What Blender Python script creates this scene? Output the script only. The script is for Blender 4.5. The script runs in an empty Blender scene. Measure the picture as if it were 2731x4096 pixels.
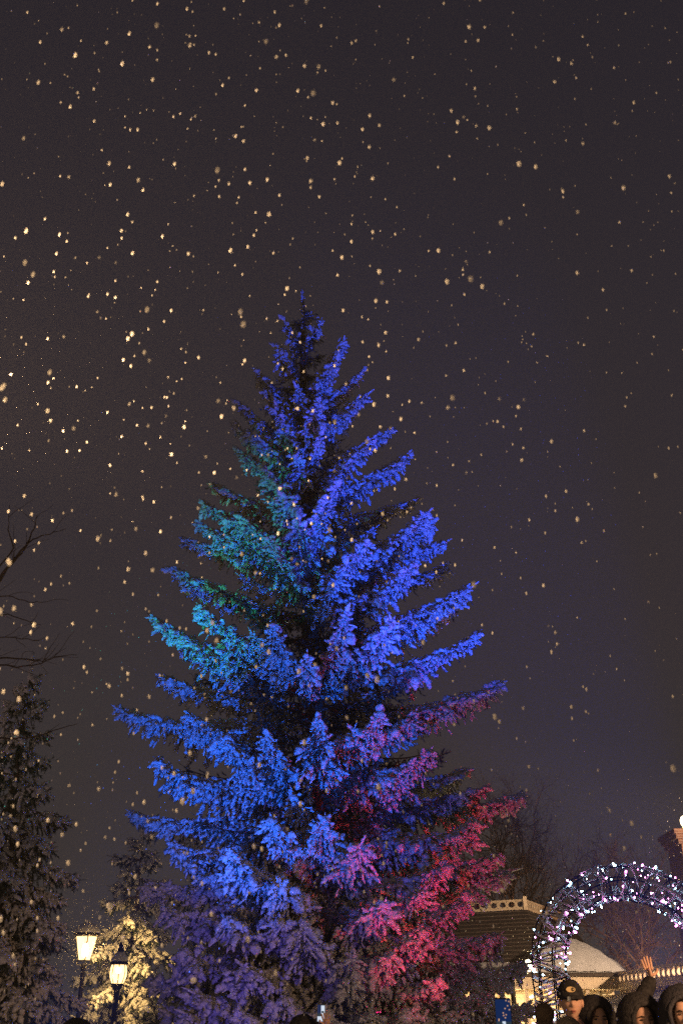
import bpy, math, random
import numpy as np
from mathutils import Vector, Matrix

R = math.radians
scn = bpy.context.scene
COL = scn.collection

# ------------------------------------------------------------------ camera, sky, lights
F_PX, W_PX, H_PX = 3982.0, 2731.0, 4096.0
PITCH, CAM_H = R(27.2), 1.45
cam_d = bpy.data.cameras.new('camera')
cam = bpy.data.objects.new('camera', cam_d)
COL.objects.link(cam)
cam.location = (0, 0, CAM_H)
cam.rotation_euler = (R(90) + PITCH, 0, 0)
cam_d.sensor_fit = 'VERTICAL'
cam_d.sensor_height = 36.0
cam_d.sensor_width = 24.0
cam_d.lens = F_PX / H_PX * 36.0
cam_d.clip_start, cam_d.clip_end = 0.1, 2000
cam_d.dof.use_dof = True
cam_d.dof.focus_distance = 16.5
cam_d.dof.aperture_fstop = 5.6
scn.camera = cam
scn.cycles.use_denoising = False
scn.view_settings.view_transform = 'Standard'
scn.view_settings.look = 'None'
scn.view_settings.exposure = 0.0
scn.view_settings.gamma = 1.0

world = bpy.data.worlds.new('World')
scn.world = world
world.use_nodes = True
wn, wl = world.node_tree.nodes, world.node_tree.links
bg = wn['Background']
tc = wn.new('ShaderNodeTexCoord')
sep = wn.new('ShaderNodeSeparateXYZ')
rampw = wn.new('ShaderNodeValToRGB')
wl.new(tc.outputs['Generated'], sep.inputs[0])
wl.new(sep.outputs['Z'], rampw.inputs[0])
cr = rampw.color_ramp
cr.elements[0].position = 0.0
cr.elements[0].color = (0.045, 0.037, 0.034, 1)
cr.elements[1].position = 0.85
cr.elements[1].color = (0.0185, 0.0155, 0.0215, 1)
e = cr.elements.new(0.35); e.color = (0.037, 0.029, 0.033, 1)
e = cr.elements.new(0.62); e.color = (0.027, 0.022, 0.028, 1)
wl.new(rampw.outputs[0], bg.inputs['Color'])
bg.inputs['Strength'].default_value = 1.0


def lamp(name, kind, loc, power, color, target=None, angle=40, blend=0.5, radius=0.1):
    d = bpy.data.lights.new(name, kind)
    d.energy = power
    d.color = color
    d.shadow_soft_size = radius
    o = bpy.data.objects.new(name, d)
    COL.objects.link(o)
    o.location = loc
    if kind == 'SPOT':
        d.spot_size = R(angle)
        d.spot_blend = blend
    if target is not None:
        o.rotation_euler = (Vector(target) - Vector(loc)).to_track_quat('-Z', 'Y').to_euler()
    return o


BLUE = (0.006, 0.108, 1.0)
# floodlights standing in the square round the big tree, all pointing up at it
FLOODS = [(-2.9, 9.8), (-0.2, 9.6), (3.2, 8.6), (-7.0, 10.5), (3.0, 13.2), (7.8, 14.6), (0.5, 16.2), (-2.6, 9.0), (1.3, 9.8)]
lamp('floodlight', 'SPOT', (-2.9, 9.8, 0.4), 4900, (0.006, 0.135, 1.0), (-1.5, 17.0, 6.1), 40, 0.8)
lamp('floodlight', 'SPOT', (-0.2, 9.6, 0.4), 2000, BLUE, (-0.3, 16.2, 4.9), 36, 0.9)
lamp('floodlight', 'SPOT', (3.2, 8.6, 0.4), 12500, (0.022, 0.085, 1.0), (2.0, 17.5, 11.0), 31, 0.5)
lamp('floodlight', 'SPOT', (-7.0, 10.5, 0.4), 4200, (0.012, 0.58, 0.36), (-2.1, 17.4, 9.0), 18, 0.9)
lamp('floodlight', 'SPOT', (2.7, 12.6, 0.3), 2100, (1.0, 0.025, 0.05), (1.15, 16.8, 3.9), 46, 1.0)
lamp('floodlight', 'SPOT', (7.8, 14.6, 0.4), 2600, (0.36, 0.10, 1.0), (1.8, 17.8, 6.2), 44, 0.8)
lamp('floodlight', 'SPOT', (0.5, 16.2, 0.3), 700, (1.0, 0.02, 0.22), (0.0, 17.9, 5.6), 26, 0.7)
lamp('floodlight', 'SPOT', (-2.6, 9.0, 0.3), 750, (0.18, 0.11, 1.0), (-1.5, 17.0, 3.0), 32, 1.0)
lamp('floodlight', 'SPOT', (1.3, 9.8, 0.3), 230, (0.34, 0.07, 1.0), (1.3, 17.0, 3.6), 30, 1.0)
# unseen lights for the square's warm lamps, shaped to suit near flakes and faces
lamp('unseen_square_light', 'SPOT', (-1.3, 2.5, 3.0), 270, (1.0, 0.62, 0.30), (0.2, 2.8, 4.4), 124, 0.35, 0.12)
lamp('unseen_square_light', 'POINT', (-1.6, 2.2, 2.5), 160, (1.0, 0.62, 0.29), radius=0.12)
lamp('unseen_square_light', 'SPOT', (3.5, 5.2, 2.3), 620, (1.0, 0.54, 0.26), (2.3, 7.8, 1.6), 50, 0.6, 0.12)
# unseen warm lights, added to brighten pavilion, bare trees and left spruce
lamp('unseen_warm_light', 'SPOT', (10.5, 19.0, 4.2), 9500, (1.0, 0.66, 0.40), (6.2, 32.0, 3.0), 62, 0.6, 0.15)  # off to the right, aimed at the pavilion
lamp('unseen_warm_light', 'POINT', (4.0, 42.5, 3.0), 2200, (1.0, 0.50, 0.24), radius=0.15)  # hidden behind the pavilion, added to warm the bare twigs there
lamp('unseen_warm_light', 'POINT', (10.2, 37.5, 2.4), 220, (1.0, 0.50, 0.22), radius=0.15)  # hidden behind the annex, added for the other bare tree
lamp('unseen_warm_light', 'POINT', (-11.0, 12.0, 5.0), 75, (1.0, 0.60, 0.55), radius=0.15)  # out of view on the left, added to tint the dark spruce

CP, SP = math.cos(PITCH), math.sin(PITCH)


def P(px, py, Y):
    """The point at ground distance Y that the photograph shows at source pixel (px, py)."""
    u, v = (px - W_PX / 2) / F_PX, (H_PX / 2 - py) / F_PX
    dx, dy, dz = u, CP - v * SP, SP + v * CP
    k = Y / dy
    return np.array((dx * k, Y, CAM_H + dz * k))


# ------------------------------------------------------------------ materials
def mat(name, color=(0.5, 0.5, 0.5), rough=0.6, metal=0.0, var=0.0, scale=8.0, color2=None, bump=0.0,
        bscale=60.0, emit=None, estr=0.0, spec=0.3):
    m = bpy.data.materials.new(name)
    m.use_nodes = True
    n, l = m.node_tree.nodes, m.node_tree.links
    b = n['Principled BSDF']
    b.inputs['Base Color'].default_value = (*color, 1)
    b.inputs['Roughness'].default_value = rough
    b.inputs['Metallic'].default_value = metal
    b.inputs['Specular IOR Level'].default_value = spec
    t = n.new('ShaderNodeTexCoord')
    if color2 is not None or var:
        nz = n.new('ShaderNodeTexNoise')
        nz.inputs['Scale'].default_value = scale
        nz.inputs['Detail'].default_value = 5
        l.new(t.outputs['Object'], nz.inputs['Vector'])
        r = n.new('ShaderNodeValToRGB')
        r.color_ramp.elements[0].position, r.color_ramp.elements[1].position = 0.38, 0.62
        c2 = color2 or tuple(c * (1 - var) for c in color)
        r.color_ramp.elements[0].color = (*color, 1)
        r.color_ramp.elements[1].color = (*c2, 1)
        l.new(nz.outputs['Fac'], r.inputs[0])
        l.new(r.outputs[0], b.inputs['Base Color'])
    if bump:
        nb = n.new('ShaderNodeTexNoise')
        nb.inputs['Scale'].default_value = bscale
        nb.inputs['Detail'].default_value = 4
        l.new(t.outputs['Object'], nb.inputs['Vector'])
        bm_ = n.new('ShaderNodeBump')
        bm_.inputs['Strength'].default_value = bump
        bm_.inputs['Distance'].default_value = 0.03
        l.new(nb.outputs['Fac'], bm_.inputs['Height'])
        l.new(bm_.outputs[0], b.inputs['Normal'])
    if emit is not None:
        b.inputs['Emission Color'].default_value = (*emit, 1)
        b.inputs['Emission Strength'].default_value = estr
    return m


M = {}
M['snow'] = mat('snow', (0.84, 0.85, 0.87), 0.7, var=0.10, scale=14, bump=0.5, bscale=45)
M['frost'] = mat('frosted_snow', (0.80, 0.82, 0.84), 0.75, color2=(0.50, 0.54, 0.53), scale=26, bump=0.7, bscale=70)
M['needle'] = mat('needles', (0.018, 0.034, 0.022), 0.6, color2=(0.06, 0.085, 0.07), scale=30)
M['needle_green'] = mat('green_needles', (0.035, 0.060, 0.018), 0.6, color2=(0.07, 0.10, 0.03), scale=20)
M['bark'] = mat('bark', (0.060, 0.042, 0.032), 0.9, color2=(0.13, 0.10, 0.085), scale=14, bump=0.8, bscale=30)
M['twig'] = mat('twig_bark', (0.07, 0.045, 0.032), 0.9, color2=(0.12, 0.085, 0.065), scale=5)
M['black_metal'] = mat('black_iron', (0.012, 0.012, 0.014), 0.45, 0.3, var=0.4, scale=20)
M['cream'] = mat('cream_paint', (0.62, 0.52, 0.38), 0.7, var=0.15, scale=3, bump=0.1)
M['shingle'] = None
M['gutter'] = mat('dark_gutter', (0.05, 0.035, 0.028), 0.7, var=0.3, scale=6)
M['shaded_wall'] = mat('shaded_wall', (0.08, 0.055, 0.04), 0.8, var=0.3, scale=6)
M['amber_glass'] = mat('lit_window_pane', (0.5, 0.4, 0.25), 0.4, emit=(1.0, 0.66, 0.30), estr=0.75)
M['bulb_white'] = mat('icy_bulb', (0.8, 0.8, 0.8), 0.4, emit=(0.45, 0.80, 1.0), estr=30)
M['bulb_pink'] = mat('pink_bulb', (0.8, 0.8, 0.8), 0.4, emit=(1.0, 0.30, 0.85), estr=26)
M['lamp_core'] = mat('lamp_core', (0.8, 0.8, 0.8), 0.4, emit=(1.0, 0.80, 0.48), estr=26)
M['globe'] = mat('lit_globe', (0.8, 0.8, 0.8), 0.4, emit=(1.0, 0.72, 0.38), estr=7)


def shingle_mat(name, c1, c2, course):
    """Courses of shingles: wave bands in height plus noise."""
    m = bpy.data.materials.new(name)
    m.use_nodes = True
    n, l = m.node_tree.nodes, m.node_tree.links
    b = n['Principled BSDF']
    b.inputs['Roughness'].default_value = 0.85
    t = n.new('ShaderNodeTexCoord')
    w = n.new('ShaderNodeTexWave')
    w.wave_type, w.bands_direction, w.wave_profile = 'BANDS', 'Z', 'SAW'
    w.inputs['Scale'].default_value = course
    w.inputs['Distortion'].default_value = 0.6
    w.inputs['Detail Scale'].default_value = 3
    l.new(t.outputs['Object'], w.inputs['Vector'])
    r = n.new('ShaderNodeValToRGB')
    r.color_ramp.elements[0].color = (*c1, 1)
    r.color_ramp.elements[1].color = (*c2, 1)
    r.color_ramp.elements[0].position, r.color_ramp.elements[1].position = 0.72, 0.92
    l.new(w.outputs['Fac'], r.inputs[0])
    l.new(r.outputs[0], b.inputs['Base Color'])
    bp = n.new('ShaderNodeBump')
    bp.inputs['Strength'].default_value = 0.8
    bp.inputs['Distance'].default_value = 0.05
    l.new(w.outputs['Fac'], bp.inputs['Height'])
    l.new(bp.outputs[0], b.inputs['Normal'])
    return m


M['shingle'] = shingle_mat('dark_shingles', (0.014, 0.010, 0.009), (0.11, 0.088, 0.075), 2.6)


def brick_mat():
    m = bpy.data.materials.new('brick')
    m.use_nodes = True
    n, l = m.node_tree.nodes, m.node_tree.links
    b = n['Principled BSDF']
    b.inputs['Roughness'].default_value = 0.9
    t = n.new('ShaderNodeTexCoord')
    mp = n.new('ShaderNodeMapping')
    mp.inputs['Rotation'].default_value = (R(90), 0, 0)
    k = n.new('ShaderNodeTexBrick')
    k.inputs['Color1'].default_value = (0.12, 0.055, 0.032, 1)
    k.inputs['Color2'].default_value = (0.085, 0.04, 0.026, 1)
    k.inputs['Mortar'].default_value = (0.16, 0.12, 0.10, 1)
    k.inputs['Scale'].default_value = 4.0
    l.new(t.outputs['Object'], mp.inputs[0])
    l.new(mp.outputs[0], k.inputs['Vector'])
    l.new(k.outputs[0], b.inputs['Base Color'])
    return m


M['brick'] = brick_mat()


def flake_mat():
    m = bpy.data.materials.new('falling_snow')
    m.use_nodes = True
    n, l = m.node_tree.nodes, m.node_tree.links
    n.remove(n['Principled BSDF'])
    d, tr, mx = n.new('ShaderNodeBsdfDiffuse'), n.new('ShaderNodeBsdfTranslucent'), n.new('ShaderNodeMixShader')
    d.inputs[0].default_value = tr.inputs[0].default_value = (0.9, 0.9, 0.9, 1)
    mx.inputs[0].default_value = 0.5
    l.new(d.outputs[0], mx.inputs[1])
    l.new(tr.outputs[0], mx.inputs[2])
    thin, cl = n.new('ShaderNodeMixShader'), n.new('ShaderNodeBsdfTransparent')     # loose crystals let some light straight through
    thin.inputs[0].default_value = 0.30
    l.new(mx.outputs[0], thin.inputs[1])
    l.new(cl.outputs[0], thin.inputs[2])
    l.new(thin.outputs[0], n['Material Output'].inputs[0])
    return m


M['flake'] = flake_mat()


def glass_mat():
    m = bpy.data.materials.new('lantern_glass')
    m.use_nodes = True
    n, l = m.node_tree.nodes, m.node_tree.links
    n.remove(n['Principled BSDF'])
    a, e_, mx = n.new('ShaderNodeBsdfTransparent'), n.new('ShaderNodeEmission'), n.new('ShaderNodeMixShader')
    e_.inputs[0].default_value = (1.0, 0.64, 0.26, 1)
    e_.inputs[1].default_value = 4.5
    mx.inputs[0].default_value = 0.45
    l.new(a.outputs[0], mx.inputs[1])
    l.new(e_.outputs[0], mx.inputs[2])
    l.new(mx.outputs[0], n['Material Output'].inputs[0])
    return m


M['lantern_glass'] = glass_mat()


# ------------------------------------------------------------------ scene helpers
def props(o, label=None, cat=None, group=None, kind=None):
    for k, v in (('label', label), ('category', cat), ('group', group), ('kind', kind)):
        if v:
            o[k] = v
    return o


def empty(name, loc, label, cat, group=None, rotz=0.0):
    o = bpy.data.objects.new(name, None)
    COL.objects.link(o)
    o.location = [float(c) for c in loc]
    o.rotation_euler = (0, 0, rotz)
    return props(o, label, cat, group)


class MB:
    """Collects vertices and polygons, each polygon with a material slot."""

    def __init__(self):
        self.v, self.f, self.m = [], [], []

    def add(self, verts, faces, slot=0):
        k = len(self.v)
        self.v.extend([tuple(float(c) for c in p) for p in verts])
        self.f.extend([tuple(i + k for i in f) for f in faces])
        self.m.extend([slot] * len(faces))
        return self

    def box(self, c, s, slot=0, rotz=0.0):
        x, y, z = s[0] / 2, s[1] / 2, s[2] / 2
        ca, sa = math.cos(rotz), math.sin(rotz)
        vs = []
        for dz in (-z, z):
            for dx, dy in ((-x, -y), (x, -y), (x, y), (-x, y)):
                vs.append((c[0] + dx * ca - dy * sa, c[1] + dx * sa + dy * ca, c[2] + dz))
        return self.add(vs, [(3, 2, 1, 0), (4, 5, 6, 7), (0, 1, 5, 4), (1, 2, 6, 5), (2, 3, 7, 6), (3, 0, 4, 7)], slot)

    def tube(self, pts, rad, sides=6, slot=0, cap=True):
        pts = [np.array(p, float) for p in pts]
        n = len(pts)
        rad = [rad] * n if np.isscalar(rad) else list(rad)
        vs, fs = [], []
        ref = np.array((0.0, 0, 1))
        for i in range(n):
            t = pts[min(i + 1, n - 1)] - pts[max(i - 1, 0)]
            t /= max(np.linalg.norm(t), 1e-9)
            if abs(t @ ref) > 0.95:
                ref = np.array((1.0, 0, 0)) if abs(t[0]) < 0.9 else np.array((0, 1.0, 0))
            a = np.cross(t, ref); a /= np.linalg.norm(a)
            b = np.cross(a, t)
            ref = b
            for k in range(sides):
                w = 2 * math.pi * k / sides
                vs.append(pts[i] + rad[i] * (math.cos(w) * a + math.sin(w) * b))
        for i in range(n - 1):
            for k in range(sides):
                q = (k + 1) % sides
                fs.append((i * sides + k, (i + 1) * sides + k, (i + 1) * sides + q, i * sides + q))
        if cap:
            fs.append(tuple(range(sides)))
            fs.append(tuple(range(n * sides - 1, (n - 1) * sides - 1, -1)))
        return self.add(vs, fs, slot)

    def lathe(self, prof, sides=20, slot=0, c=(0, 0, 0)):
        vs, fs = [], []
        for r, z in prof:
            for k in range(sides):
                w = 2 * math.pi * k / sides
                vs.append((c[0] + r * math.cos(w), c[1] + r * math.sin(w), c[2] + z))
        for i in range(len(prof) - 1):
            for k in range(sides):
                q = (k + 1) % sides
                fs.append((i * sides + k, i * sides + q, (i + 1) * sides + q, (i + 1) * sides + k))
        return self.add(vs, fs, slot)

    def sphere(self, c, r, sides=10, rings=7, slot=0, scale=(1, 1, 1), jit=0.0, rng=None):
        vs, fs = [], []
        for i in range(rings + 1):
            th = math.pi * i / rings
            for k in range(sides):
                w = 2 * math.pi * k / sides
                q = r * (1 + (rng.uniform(-jit, jit) if jit else 0))
                vs.append((c[0] + q * scale[0] * math.sin(th) * math.cos(w), c[1] + q * scale[1] * math.sin(th) * math.sin(w),
                           c[2] + q * scale[2] * math.cos(th)))
        for i in range(rings):
            for k in range(sides):
                q = (k + 1) % sides
                fs.append((i * sides + k, (i + 1) * sides + k, (i + 1) * sides + q, i * sides + q))
        return self.add(vs, fs, slot)

    def build(self, name, mats, parent=None, smooth=False, loc=None):
        me = bpy.data.meshes.new(name)
        me.from_pydata(self.v, [], self.f)
        mats = mats if isinstance(mats, (list, tuple)) else [mats]
        for m in mats:
            me.materials.append(m)
        if len(mats) > 1:
            me.polygons.foreach_set('material_index', self.m)
        if smooth:
            me.polygons.foreach_set('use_smooth', [True] * len(me.polygons))
        me.update()
        o = bpy.data.objects.new(name, me)
        COL.objects.link(o)
        if loc is not None:
            o.location = [float(c) for c in loc]
        if parent is not None:
            o.parent = parent
        return o


def tri_object(name, V, T, mats, slots=None, parent=None, smooth=True, offset=None):
    """A triangle mesh from numpy arrays."""
    me = bpy.data.meshes.new(name)
    V = np.asarray(V, np.float32)
    if offset is not None:
        V = V - np.asarray(offset, np.float32)
    T = np.asarray(T, np.int32)
    me.vertices.add(len(V)); me.vertices.foreach_set('co', V.ravel())
    me.loops.add(T.size); me.loops.foreach_set('vertex_index', T.ravel())
    me.polygons.add(len(T)); me.polygons.foreach_set('loop_start', np.arange(0, T.size, 3, dtype=np.int32))
    for m in (mats if isinstance(mats, (list, tuple)) else [mats]):
        me.materials.append(m)
    if slots is not None:
        me.polygons.foreach_set('material_index', np.asarray(slots, np.int32))
    me.polygons.foreach_set('use_smooth', np.full(len(T), smooth))
    me.update(calc_edges=True)
    o = bpy.data.objects.new(name, me)
    COL.objects.link(o)
    if parent is not None:
        o.parent = parent
    return o


# ------------------------------------------------------------------ ground
rng0 = np.random.default_rng(3)
n = 60
xs = np.concatenate([-np.geomspace(600, 1, n // 2), np.geomspace(1, 600, n // 2)])
gx, gy = np.meshgrid(xs, xs + 10)
gz = 0.05 * np.sin(gx * 0.7) * np.cos(gy * 0.5) - 0.05
gV = np.stack([gx.ravel(), gy.ravel(), gz.ravel()], 1)
gF = [(i * n + j, i * n + j + 1, (i + 1) * n + j + 1, (i + 1) * n + j) for i in range(n - 1) for j in range(n - 1)]
g = MB().add(gV, gF).build('ground', M['snow'], smooth=True)
props(g, 'snow covered ground of the square', None, None, 'structure')


# ------------------------------------------------------------------ spruce kit
def finger_templates(count, seed, heavy=0.0):
    """Snow-laden twig ends along +X: lumpy snow (V, T) and dark needles under it (V, T)."""
    out = []
    for q in range(count):
        r = np.random.default_rng(seed + q)
        rings, k = 6, 6
        V = []
        for i in range(rings):
            s = i / (rings - 1)
            prof = np.interp(s, [0, .25, .6, .85, 1.0], [0.62, 1.0, 1.05, 0.85, 0.5])
            rr = prof * r.uniform(0.72, 1.28)
            cy, cz = r.normal(0, 0.16), r.normal(0, 0.10) + 0.18
            for j in range(k):
                w = 2 * math.pi * (j + 0.5 * (i % 2)) / k
                q2 = rr * r.uniform(0.8, 1.2)
                z = math.sin(w) * q2
                if z < 0:
                    z *= 0.62 - 0.25 * heavy
                V.append((s + r.normal(0, 0.03), cy + math.cos(w) * q2 * (1 + 0.05 * heavy), cz + z * (1 + 0.2 * heavy)))
        V.append((-0.06, 0, 0.1)); V.append((1.10, r.normal(0, .1), 0.1))
        T = []
        for i in range(rings - 1):
            for j in range(k):
                a, b, c, d = i * k + j, i * k + (j + 1) % k, (i + 1) * k + (j + 1) % k, (i + 1) * k + j
                T += [(a, b, c), (a, c, d)]
        for j in range(k):
            T.append((rings * k, (j + 1) % k, j))
            T.append((rings * k + 1, (rings - 1) * k + j, (rings - 1) * k + (j + 1) % k))
        NV, NT = [], []
        for i in range(16):
            s = r.uniform(0.0, 1.0)
            w = r.uniform(math.pi * 0.92, math.pi * 2.08) if i < 12 else r.uniform(0, math.pi)
            ln = r.uniform(0.95, 1.3) * (1 - 0.2 * s)
            d = np.array((0.16, math.cos(w) * ln, math.sin(w) * ln))
            o = np.array((s, 0, 0.05))
            sd = np.array((0.075, 0.0, 0.0)) + np.array((0, -math.sin(w), math.cos(w))) * 0.12
            b = len(NV)
            NV += [o - sd, o + sd, o + d * 0.62 + sd * 1.1, o + d + np.array((0.09, 0, 0))]
            NT += [(b, b + 1, b + 2), (b, b + 2, b + 3)]
        out.append((np.array(V), np.array(T), np.array(NV), np.array(NT)))
    return out


TEMPL = finger_templates(10, 100)
TEMPH = finger_templates(8, 300, 1.0)


def dress(rows, templ, rng, bare, bare_top=0.0):
    """Snow on all twig ends except a share of the hanging ones; needles on all."""
    rows = np.asarray(rows)
    keep = rng.random(len(rows)) > np.where(rows[:, 8] < 0.5, bare_top, bare)
    sn_ = stamp(rows[keep], templ, rng)
    if keep.all():
        return sn_
    nd_ = stamp(rows[~keep], templ, rng)
    return sn_[0], sn_[1], np.concatenate([sn_[2], nd_[2]]), np.concatenate([sn_[3], nd_[3] + len(sn_[2])])


def stamp(fing, templ, rng):
    """fing: rows of (origin 3, dir 3, length, radius). Returns snow V,T and needle V,T."""
    fing = np.asarray(fing, float)
    o, d, L, r = fing[:, 0:3], fing[:, 3:6], fing[:, 6], fing[:, 7]
    d = d / np.linalg.norm(d, axis=1, keepdims=True)
    up = np.tile((0.0, 0.0, 1.0), (len(d), 1)) + rng.normal(0, 0.12, d.shape)
    side = np.cross(up, d)
    nn = np.linalg.norm(side, axis=1, keepdims=True)
    side = np.where(nn > 0.05, side / np.maximum(nn, 1e-6), np.array((1.0, 0, 0)))
    upv = np.cross(d, side)
    which = rng.integers(0, len(templ), len(fing))
    SV, ST, NV, NT = [], [], [], []
    sk = nk = 0
    for q in range(len(templ)):
        ix = np.where(which == q)[0]
        if not len(ix):
            continue
        V, T, V2, T2 = templ[q]
        for (A, B, outV, outT, which_k) in ((V, T, SV, ST, 0), (V2, T2, NV, NT, 1)):
            w = (o[ix][:, None, :] + (L[ix][:, None] * A[:, 0])[..., None] * d[ix][:, None, :]
                 + (r[ix][:, None] * A[:, 1])[..., None] * side[ix][:, None, :]
                 + (r[ix][:, None] * A[:, 2])[..., None] * upv[ix][:, None, :])
            base = (np.arange(len(ix)) * len(A))[:, None, None] + B[None]
            if which_k == 0:
                outT.append(base.reshape(-1, 3) + sk); sk += len(ix) * len(A)
            else:
                outT.append(base.reshape(-1, 3) + nk); nk += len(ix) * len(A)
            outV.append(w.reshape(-1, 3))
    return np.concatenate(SV), np.concatenate(ST), np.concatenate(NV), np.concatenate(NT)


def bez(B, C, T, t):
    t = np.asarray(t)[:, None]
    return (1 - t) ** 2 * B + 2 * t * (1 - t) * C + t ** 2 * T


def branch_fingers(B, T, plume, rng, upturn=0.3, sag=0.1, dens=1.0, fl=0.20, fr=0.045, hang=1.0, start=0.1):
    """Twig ends of one spruce branch from B on the trunk to tip T. Returns (axis points, finger rows)."""
    B, T = np.array(B, float), np.array(T, float)
    L = np.linalg.norm(T - B)
    C = B + (T - B) * 0.66
    C[2] = min(C[2], T[2] - upturn * min(1.0, L / 2)) - sag * L
    n = max(6, int(L / 0.072 * dens))
    ts = np.linspace(start, 0.985, n)
    ax = bez(B, C, T, np.linspace(0, 1, 12))
    pts = bez(B, C, T, ts)
    tan = bez(B, C, T, np.minimum(ts + 0.02, 1.02)) - bez(B, C, T, ts - 0.02)
    tan /= np.linalg.norm(tan, axis=1, keepdims=True)
    zup = np.array((0, 0, 1.0))
    rows = []
    rn, ru = rng.normal, rng.uniform
    knots = rng.uniform(0.62, 1.32, 8)
    big = rng.uniform(0.75, 1.3, 8)
    for p, tg, t in zip(pts, tan, ts):
        lat = np.cross(tg, zup)
        lat /= max(np.linalg.norm(lat), 0.05)
        w = plume * ((1 - t) ** 0.75 * 0.84 + 0.17) * min(1.0, 0.45 + (t - start) / 0.22) * np.interp(t * 7, range(8), knots)
        gg = np.interp(t * 7, range(8), big)
        for sd in (-1, 1):
            dr = sd * lat * ru(0.35, 1.0) + tg * ru(0.25, 0.75) - zup * (0.25 + 0.75 * (1 - t)) * ru(0.2, 1.7)
            dr /= np.linalg.norm(dr)
            ln = w * ru(0.6, 1.25)
            m = max(1, int(ln / (fl * 0.62) + 0.5))
            for j in range(m):
                s = j / m
                o = p + dr * ln * s - zup * 0.22 * (ln * s) ** 2 / max(plume, .2)
                fd = dr + lat * rn(0, 0.45) + tg * rn(0.15, 0.4) - zup * rn(0.35, 0.4)
                rows.append((*o, *fd, fl * ru(0.7, 1.3) * gg, fr * ru(0.7, 1.3) * gg, 0))
        for _h in range(1 + (rng.random() < 0.4)):
            ln = w * ru(0.5, 1.45)
            m = max(1, int(ln / (fl * 0.8) + 0.5))
            dr = -zup + tg * ru(0.0, 0.5) + lat * rn(0, 0.3)
            dr /= np.linalg.norm(dr)
            for j in range(m):
                o = p + dr * ln * (j / m)
                fd = dr + rn(0, 0.25, 3)
                rows.append((*o, *fd, fl * ru(0.8, 1.3), fr * ru(0.45, 0.85), 1))
        if rng.random() < 0.45:
            fd = tg * ru(0.5, 1) + zup * ru(0.2, 0.6) + lat * rn(0, 0.5)
            rows.append((*(p + zup * 0.01), *fd, fl * ru(0.7, 1.1), fr * ru(0.8, 1.15), 0))
    # tip: a leader and a small whorl under it
    tg = tan[-1]
    rows.append((*T, *(tg + zup * 0.3), fl * 1.2, fr * 0.42, 0))
    for k in range(4):
        rows.append((*(T - tg * 0.03), *(tg * 0.5 + rn(0, 0.6, 3)), fl * 0.7, fr * 0.75, 0))
    return ax, np.array(rows)


def wood_tris(ax, r0, r1, sides=5):
    mb = MB().tube(ax, list(np.linspace(r0, r1, len(ax))), sides, cap=False)
    V = np.array(mb.v)
    T = []
    for f in mb.f:
        T += [(f[0], f[1], f[2]), (f[0], f[2], f[3])]
    return V, np.array(T)


# ------------------------------------------------------------------ the big lit spruce
K = W_PX / 1568.0
TY = 18.0
APEX = P(693 * K, 676 * K, TY)
FOOT = P(742 * K, 2352 * K, TY)


def on_trunk(z):
    f = (z - FOOT[2]) / (APEX[2] - FOOT[2])
    return FOOT + (APEX - FOOT) * f


rngT = np.random.default_rng(11)
tree = empty('spruce_tree', on_trunk(0.0), 'tallest spruce, snowy and floodlit in blue, teal and red', 'tree')
t0 = np.array(tree.location)
zz = np.linspace(-0.1, APEX[2] - 0.15, 24)
tp = [on_trunk(z) + np.array((0.03 * math.sin(z * 2.1), 0.03 * math.cos(z * 1.7), 0)) for z in zz]
trk = MB().tube([p - t0 for p in tp], [0.26 * (1 - i / 23.5) ** 0.8 + 0.012 for i in range(24)], 12)
trk.build('trunk', M['bark'], tree, smooth=True)

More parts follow.
